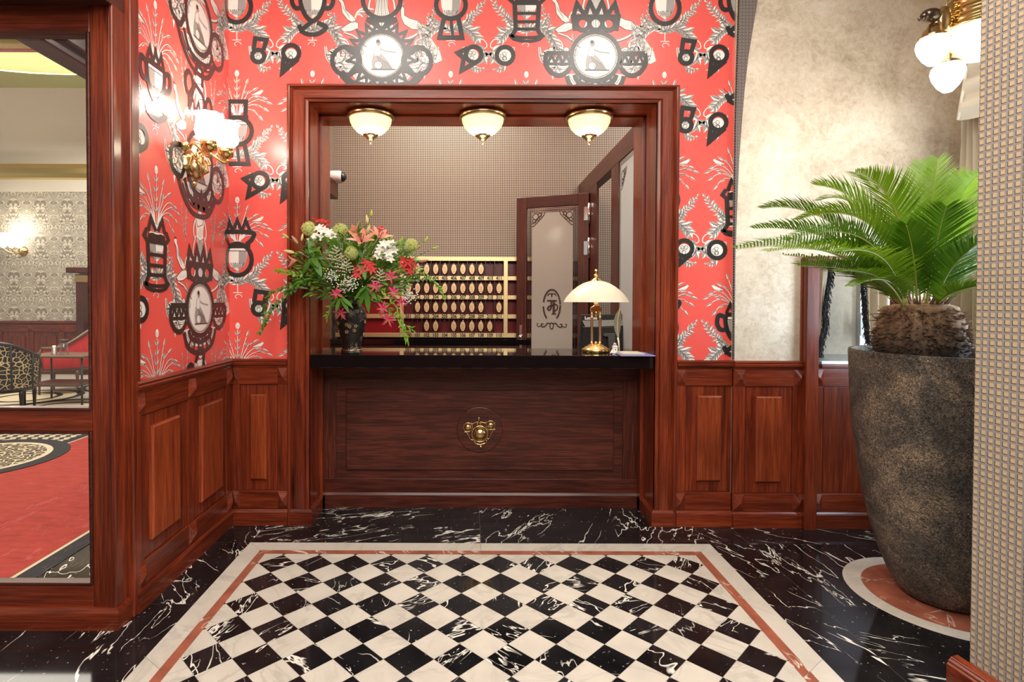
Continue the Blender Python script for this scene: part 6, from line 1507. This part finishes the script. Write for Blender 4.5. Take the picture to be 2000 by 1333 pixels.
# lily buds on stalks
BUD = [((725, 417), M_BUDG, .016, (.1, -.1, 1), 'slim green lily bud highest in the bouquet'), ((717, 429), M_BUDY, .020, (-.1, -.1, 1), 'cream lily bud just below the highest green bud'), ((719, 449), M_BUDY, .024, (.3, -.2, .9), 'plump cream green lily bud behind the open salmon lily'),
       ((558, 461), M_BUDG, .016, (-.8, -.2, .6), 'pointed green lily bud at the upper left edge of the bouquet'), ((590, 464), M_BUDY, .017, (.2, -.1, 1), 'short green cream lily bud by the left allium'), ((576, 469), M_BUDP, .022, (-.6, -.1, .8), 'dusky pink lily bud at upper left below the green bud'),
       ((565, 492), M_BUDY, .024, (-1, -.2, .2), 'long cream lily bud pointing left over the red wallpaper'), ((832, 468), M_BUDG, .017, (.5, -.1, .9), 'green lily bud rising at the right end of the bouquet'), ((850, 484), M_BUDG, .015, (1, -.1, .3), 'small green lily bud furthest right in the bouquet'),
       ((827, 510), M_BUDP, .023, (1, -.2, .15), 'dusky pink lily bud right of the red flowers'), ((818, 483), M_BUDP, .017, (.7, -.1, .6), 'narrow dusky bud beside the right allium')]
for (u, v), mt, s, d, lab in BUD:
    y = 3.55 if u < 600 else 3.66; c = P(u, v, y); st_ = stalk('lily_bud', lab, 'flower bud', c, .0022); d = V(d).normalized(); m = MB()
    m.lathe([(.001, -s * 1.35), (s * .30, -s * 1.1), (s * .46, -s * .4), (s * .42, s * .4), (s * .26, s * 1.1), (.001, s * 1.55)], tuple(c), 12, ax=tuple(d), wob=lambda a, j: 1 + .10 * cos(3 * a)); m.build('bud', mt, st_)
# clusters: small blooms round one stalk
def cluster(name, lab, cat, px, y, mt, L, w, n, op, curl=.3, cen=None, jit=.02):
    c0 = P(sum(p[0] for p in px) / len(px), sum(p[1] for p in px) / len(px), y); st_ = stalk(name, lab, cat, c0 + V((0, .02, -.02)))
    for (u, v) in px:
        c = P(u, v, y + fr_.uniform(-jit, jit)); d = OUT(c) + V((fr_.uniform(-.4, .4), -.7, fr_.uniform(-.1, .4))); m = MB(); flower(m, c, d, L * fr_.uniform(.85, 1.1), w, n, op, curl, rot=fr_.uniform(0, 1))
        m.tube(bez(c0 + V((0, .02, -.02)), (c0 + c) * .5 + V((0, .01, -.01)), c, 4), .0013, 4, 1); m.build('bloom', [mt, M_STEM], st_, recalc=False)
    return st_
cluster('alstroemeria', 'white alstroemeria cluster at the upper left of the bouquet', 'flower', [(616, 463), (626, 466), (632, 452), (643, 456), (624, 447), (648, 462), (610, 470)], 3.62, M_WFL, .040, .011, 6, .62, jit=.03)
cluster('alstroemeria', 'white alstroemeria cluster right of the middle, below the salmon lilies', 'flower', [(742, 492), (749, 499), (760, 506), (751, 478), (768, 490), (758, 496), (738, 500), (745, 484), (764, 478)], 3.62, M_WFL, .040, .011, 6, .62, jit=.03)
cluster('alstroemeria', 'deep red flower cluster at the top left edge of the bouquet', 'flower', [(615, 427), (622, 433), (629, 433), (637, 434), (642, 439), (633, 441)], 3.74, M_REDF, .024, .007, 6, .6)
cluster('alstroemeria', 'small red flower cluster behind the salmon lilies at upper right', 'flower', [(731, 448), (740, 450), (749, 452), (753, 456), (745, 446)], 3.74, M_REDF, .022, .007, 6, .6)
cluster('nerine', 'bright red spidery flower head at the right side of the bouquet', 'flower', [(788, 508), (796, 513), (803, 511), (807, 519), (797, 524), (789, 518), (801, 530)], 3.62, M_REDF, .040, .007, 6, .7, .5)
cluster('nerine', 'red spidery flower near the middle, above the trailing magenta ones', 'flower', [(700, 529), (706, 526), (716, 514), (722, 518), (697, 537), (726, 527)], 3.58, M_REDF, .042, .008, 6, .7, .5)
for (u, v, y, lab) in ((657, 574, 3.55, 'magenta flame lily with curled petals low on the left above the vase'), (733, 560, 3.55, 'magenta flame lily right of the vase neck'), (666, 612, 3.62, 'magenta flame lily hanging lowest in front of the vase'),
                       (763, 540, 3.60, 'pale magenta flame lily at right above the trailing stems'), (769, 571, 3.60, 'magenta flame lily hanging at the right over the key rack'), (748, 603, 3.60, 'magenta flame lily on the trailing stem right of the vase'),
                       (759, 625, 3.62, 'lowest magenta flame lily on the right hand trailing stem'), (784, 592, 3.64, 'small magenta flame lily furthest right on the trailing stems')):
    c = P(u, v, y); st_ = stalk('flame_lily', lab, 'flower', c, .002, .10); m = MB()
    for k in range(6):
        t = 2 * pi * k / 6 + u; o = V((cos(t), -.35, sin(t) + .25)); leafm(m, c, o, V((0, -1, .2)), fr_.uniform(.036, .056), .0070, 0, .4)
    m.build('petals', M_MAG, st_, recalc=False); m = MB()
    for k in range(5): a = 2 * pi * k / 5; e = c + V((.035 * cos(a), -.02, -.02 + .02 * sin(a))); m.tube([c, e], .0009, 4)
    m.build('stamens', M_BUDG, st_)
# tiny flower sprays and astilbe plumes
def spray(name, lab, px, y, mt, n, rad, size):
    u, v = px; c0 = P(u, v, y); st_ = stalk(name, lab, 'flower', c0); m = MB()
    for k in range(n):
        q = c0 + V((fr_.gauss(0, rad), fr_.gauss(0, rad * .6), fr_.gauss(0, rad))); m.ell(tuple(q), size, size, size * .85, 6, 4)
        if k % 4 == 0: m.tube([c0 + V((0, 0, -rad)), q], .0008, 3, 1)
    m.build('florets', [mt, M_STEM], st_)
spray('wax_flower', 'tiny white flower spray left of the middle, above the vase', (648, 540), 3.57, M_WFL, 70, .024, .0048); spray('wax_flower', 'tiny white flower spray in the centre just over the vase neck', (685, 553), 3.56, M_WFL, 90, .026, .0048)
spray('wax_flower', 'tiny white flower spray at the right edge over the key rack', (798, 580), 3.64, M_WFL, 70, .022, .0048); spray('wax_flower', 'tiny white flower spray low between two magenta blooms', (668, 560), 3.57, M_CRM, 50, .022, .0045)
def plume(lab, tip, y, tilt):
    c = P(*tip, y); st_ = stalk('astilbe', lab, 'flower', c + V((0, .01, -.09))); m = MB()
    for b in range(9):
        q0 = c + V((0, 0, -.010 * b)); sd = 1 if b % 2 else -1; e = q0 + V((sd * (.010 + .006 * b) + tilt * .01, -.01, .012))
        for k in range(16): t = k / 16; q = q0.lerp(e, t); m.ell(tuple(q + V((fr_.uniform(-.003, .003), fr_.uniform(-.004, .004), fr_.uniform(-.003, .003)))), .003, .003, .003, 5, 3)
    m.build('plume', M_CRM, st_)
plume('cream feathery plume left of the middle allium', (657, 484), 3.58, -.5); plume('cream feathery plume below the middle allium', (677, 508), 3.57, .5); plume('cream feathery plume under the white cluster on the right', (742, 528), 3.60, .5); plume('cream feathery plume above the central red flower', (668, 500), 3.60, .2)
# lily leaves: broad glossy leaves on three leafy stalks
def leafy(lab, c, y, leaves, w=.014, mt=M_LEAF, cat='leafy stem', nm='leafy_stem'):
    c0 = P(*c, y); st_ = stalk(nm, lab, cat, c0); m = MB()
    for (u, v, dy) in leaves:
        e = P(u, v, y + dy); d = e - c0; leafm(m, c0, d, V((0, -.6, .8)), d.length, w * (.6 + d.length * 4), 0, .12, 7)
    m.build('leaves', mt, st_, recalc=False)
leafy('broad glossy green lily leaves on the left side of the bouquet', (611, 503), 3.56, [(606, 462, .0), (624, 480, .02), (628, 538, -.04), (588, 535, -.02), (640, 505, .03), (620, 520, -.05), (597, 478, .03)], .020)
leafy('glossy green leaves under the salmon lily in the middle', (708, 505), 3.60, [(690, 470, 0), (728, 478, 0), (722, 530, -.04), (695, 535, -.03), (735, 505, 0), (713, 545, -.05)], .016)
leafy('glossy leaves hanging right of the vase neck', (715, 560), 3.58, [(700, 600, -.02), (720, 612, 0), (737, 585, -.02), (690, 585, -.03), (745, 560, 0), (700, 572, -.05)], .014)
leafy('pointed leaves at the lower left over the vase', (665, 580), 3.56, [(640, 600, 0), (655, 610, -.02), (648, 575, 0), (690, 600, -.03), (682, 610, -.02), (640, 585, .02)], .013)
leafy('upright dark leaves at the top centre behind the lilies', (690, 462), 3.72, [(680, 440, 0), (705, 430, 0), (672, 455, 0), (698, 448, -.03), (685, 478, -.04), (712, 440, 0)], .014)
leafy('dark leaves at the right below the green allium', (785, 500), 3.68, [(810, 485, 0), (800, 500, 0), (775, 520, -.02), (770, 485, 0), (805, 525, 0), (760, 515, -.03)], .013)
# trailing vines with small leaves
def vine(lab, pts, y0, y1, nl, L, w, mt=M_LEAFL, rnd=1, cat='trailing vine'):
    pp = spline([P(u, v, y0 + (y1 - y0) * i / (len(pts) - 1)) for i, (u, v) in enumerate(pts)], 9); r = root('trailing_vine', tuple(pp[0]), lab, cat, 'trailing greenery of the bouquet')
    MB().tube(pp, .0017, 5).build('stem', M_STEM, r); m = MB(); q = random.Random(rnd)
    for k in range(nl):
        f = (k + .5) / nl * (len(pp) - 1); i = int(f); p = pp[i].lerp(pp[min(i + 1, len(pp) - 1)], f - i); tg = (pp[min(i + 1, len(pp) - 1)] - pp[max(i - 1, 0)]).normalized()
        for sg in (1, -1):
            d = tg * .7 + V((q.uniform(-.6, .6), q.uniform(-.8, .1), sg * q.uniform(.3, .9))); leafm(m, p, d, V((q.uniform(-.4, .4), -.7, .6)), L * q.uniform(.6, 1.15), w * q.uniform(.8, 1.15), 0, .2, 4)
    m.build('leaves', mt, r, recalc=False)
vine('long vine with small round leaves trailing furthest left over the red wall', [(665, 540), (600, 545), (560, 560), (530, 575), (518, 600), (516, 628), (508, 650)], 3.62, 3.50, 26, .032, .009, M_LEAF, 1)
vine('vine of small leaves arching left just under the lily leaves', [(660, 535), (610, 548), (585, 553), (570, 565), (560, 572)], 3.60, 3.50, 20, .034, .010, M_LEAF, 2)
vine('vine with light leaves reaching left above the others', [(640, 525), (590, 535), (560, 533), (540, 528)], 3.60, 3.50, 14, .030, .009, M_LEAFL, 3)
vine('vine drooping left between frame and wallpaper', [(640, 548), (590, 560), (550, 585), (528, 610), (520, 632)], 3.62, 3.52, 18, .028, .009, M_LEAF, 9)
vine('vine with small leaves trailing right across the key rack', [(740, 530), (790, 528), (830, 535), (850, 552), (860, 568), (868, 580)], 3.62, 3.66, 20, .028, .0075, M_LEAFL, 4)
vine('vine trailing right below the red flower head', [(750, 540), (790, 545), (820, 545), (845, 548)], 3.64, 3.66, 12, .028, .0075, M_LEAF, 5)
vine('vine hanging down at the right with tendrils at its end', [(735, 560), (760, 580), (776, 605), (785, 630), (790, 650), (796, 664)], 3.60, 3.64, 20, .046, .006, M_LEAFL, 6)
vine('second vine hanging down at the right, beside the first', [(730, 570), (752, 595), (768, 615), (792, 635), (808, 646)], 3.60, 3.64, 16, .042, .006, M_LEAFL, 7)
vine('vine hanging left of the vase with yellow green tips', [(670, 575), (652, 590), (644, 608), (640, 620)], 3.58, 3.60, 9, .038, .006, M_LEAFL, 8)
# filler greenery
m = MB(); q = random.Random(33)
for k in range(760):
    t = 2 * pi * q.random(); rad = sqrt(q.random()); u = 690 + 122 * rad * cos(t) * (1 if cos(t) > 0 else .92); v = 525 + 66 * rad * sin(t)
    y = 3.72 + q.uniform(-.10, .16); y = min(y, 3.60) if u < 628 else y; p = P(u, v, y); d = (p - mouth).normalized() + V((q.uniform(-.7, .7), q.uniform(-.8, .3), q.uniform(-.4, .6)))
    leafm(m, p, d, V((0, -.5, .8)), q.uniform(.035, .085), q.uniform(.008, .017), q.choice((0, 0, 0, 1)), q.uniform(.05, .4), 4)
    if k % 3 == 0: m.tube(bez(mouth, (mouth + p) * .5 + V((0, 0, .03)), p, 5), .0015, 4, 2)
g = m.build('bouquet_greenery', [M_LEAF, M_LEAFL, M_STEM], recalc=False)
tag(g, 'dense mass of small green leaves filling the bouquet', 'greenery', kind='stuff')

# ------------------------------------------------------------------ lobby ceiling
tag(MB().quad((-4.2, -2.7, ZC), (3.4, -2.7, ZC), (3.4, YB + .02, ZC), (-4.2, YB + .02, ZC)).build('ceiling', M_CEIL, kind='structure'), 'lobby ceiling')

# unseen rear of the lobby, added to darken reflections in the counter slab
tag(MB().box(-4.2, 3.4, -2.7, -2.6, 1.1, ZC).build('wall_front', plain('dull_red_rear_wall', (.20, .035, .028), rough=.6), kind='structure'), 'unseen wall added at the rear of the lobby to darken reflections')
tag(MB().box(-4.2, 3.4, -2.72, -2.58, 0, 1.1).build('trim_22', WOOD['x'], kind='structure'), 'unseen wood panelling added at the rear of the lobby to darken reflections')
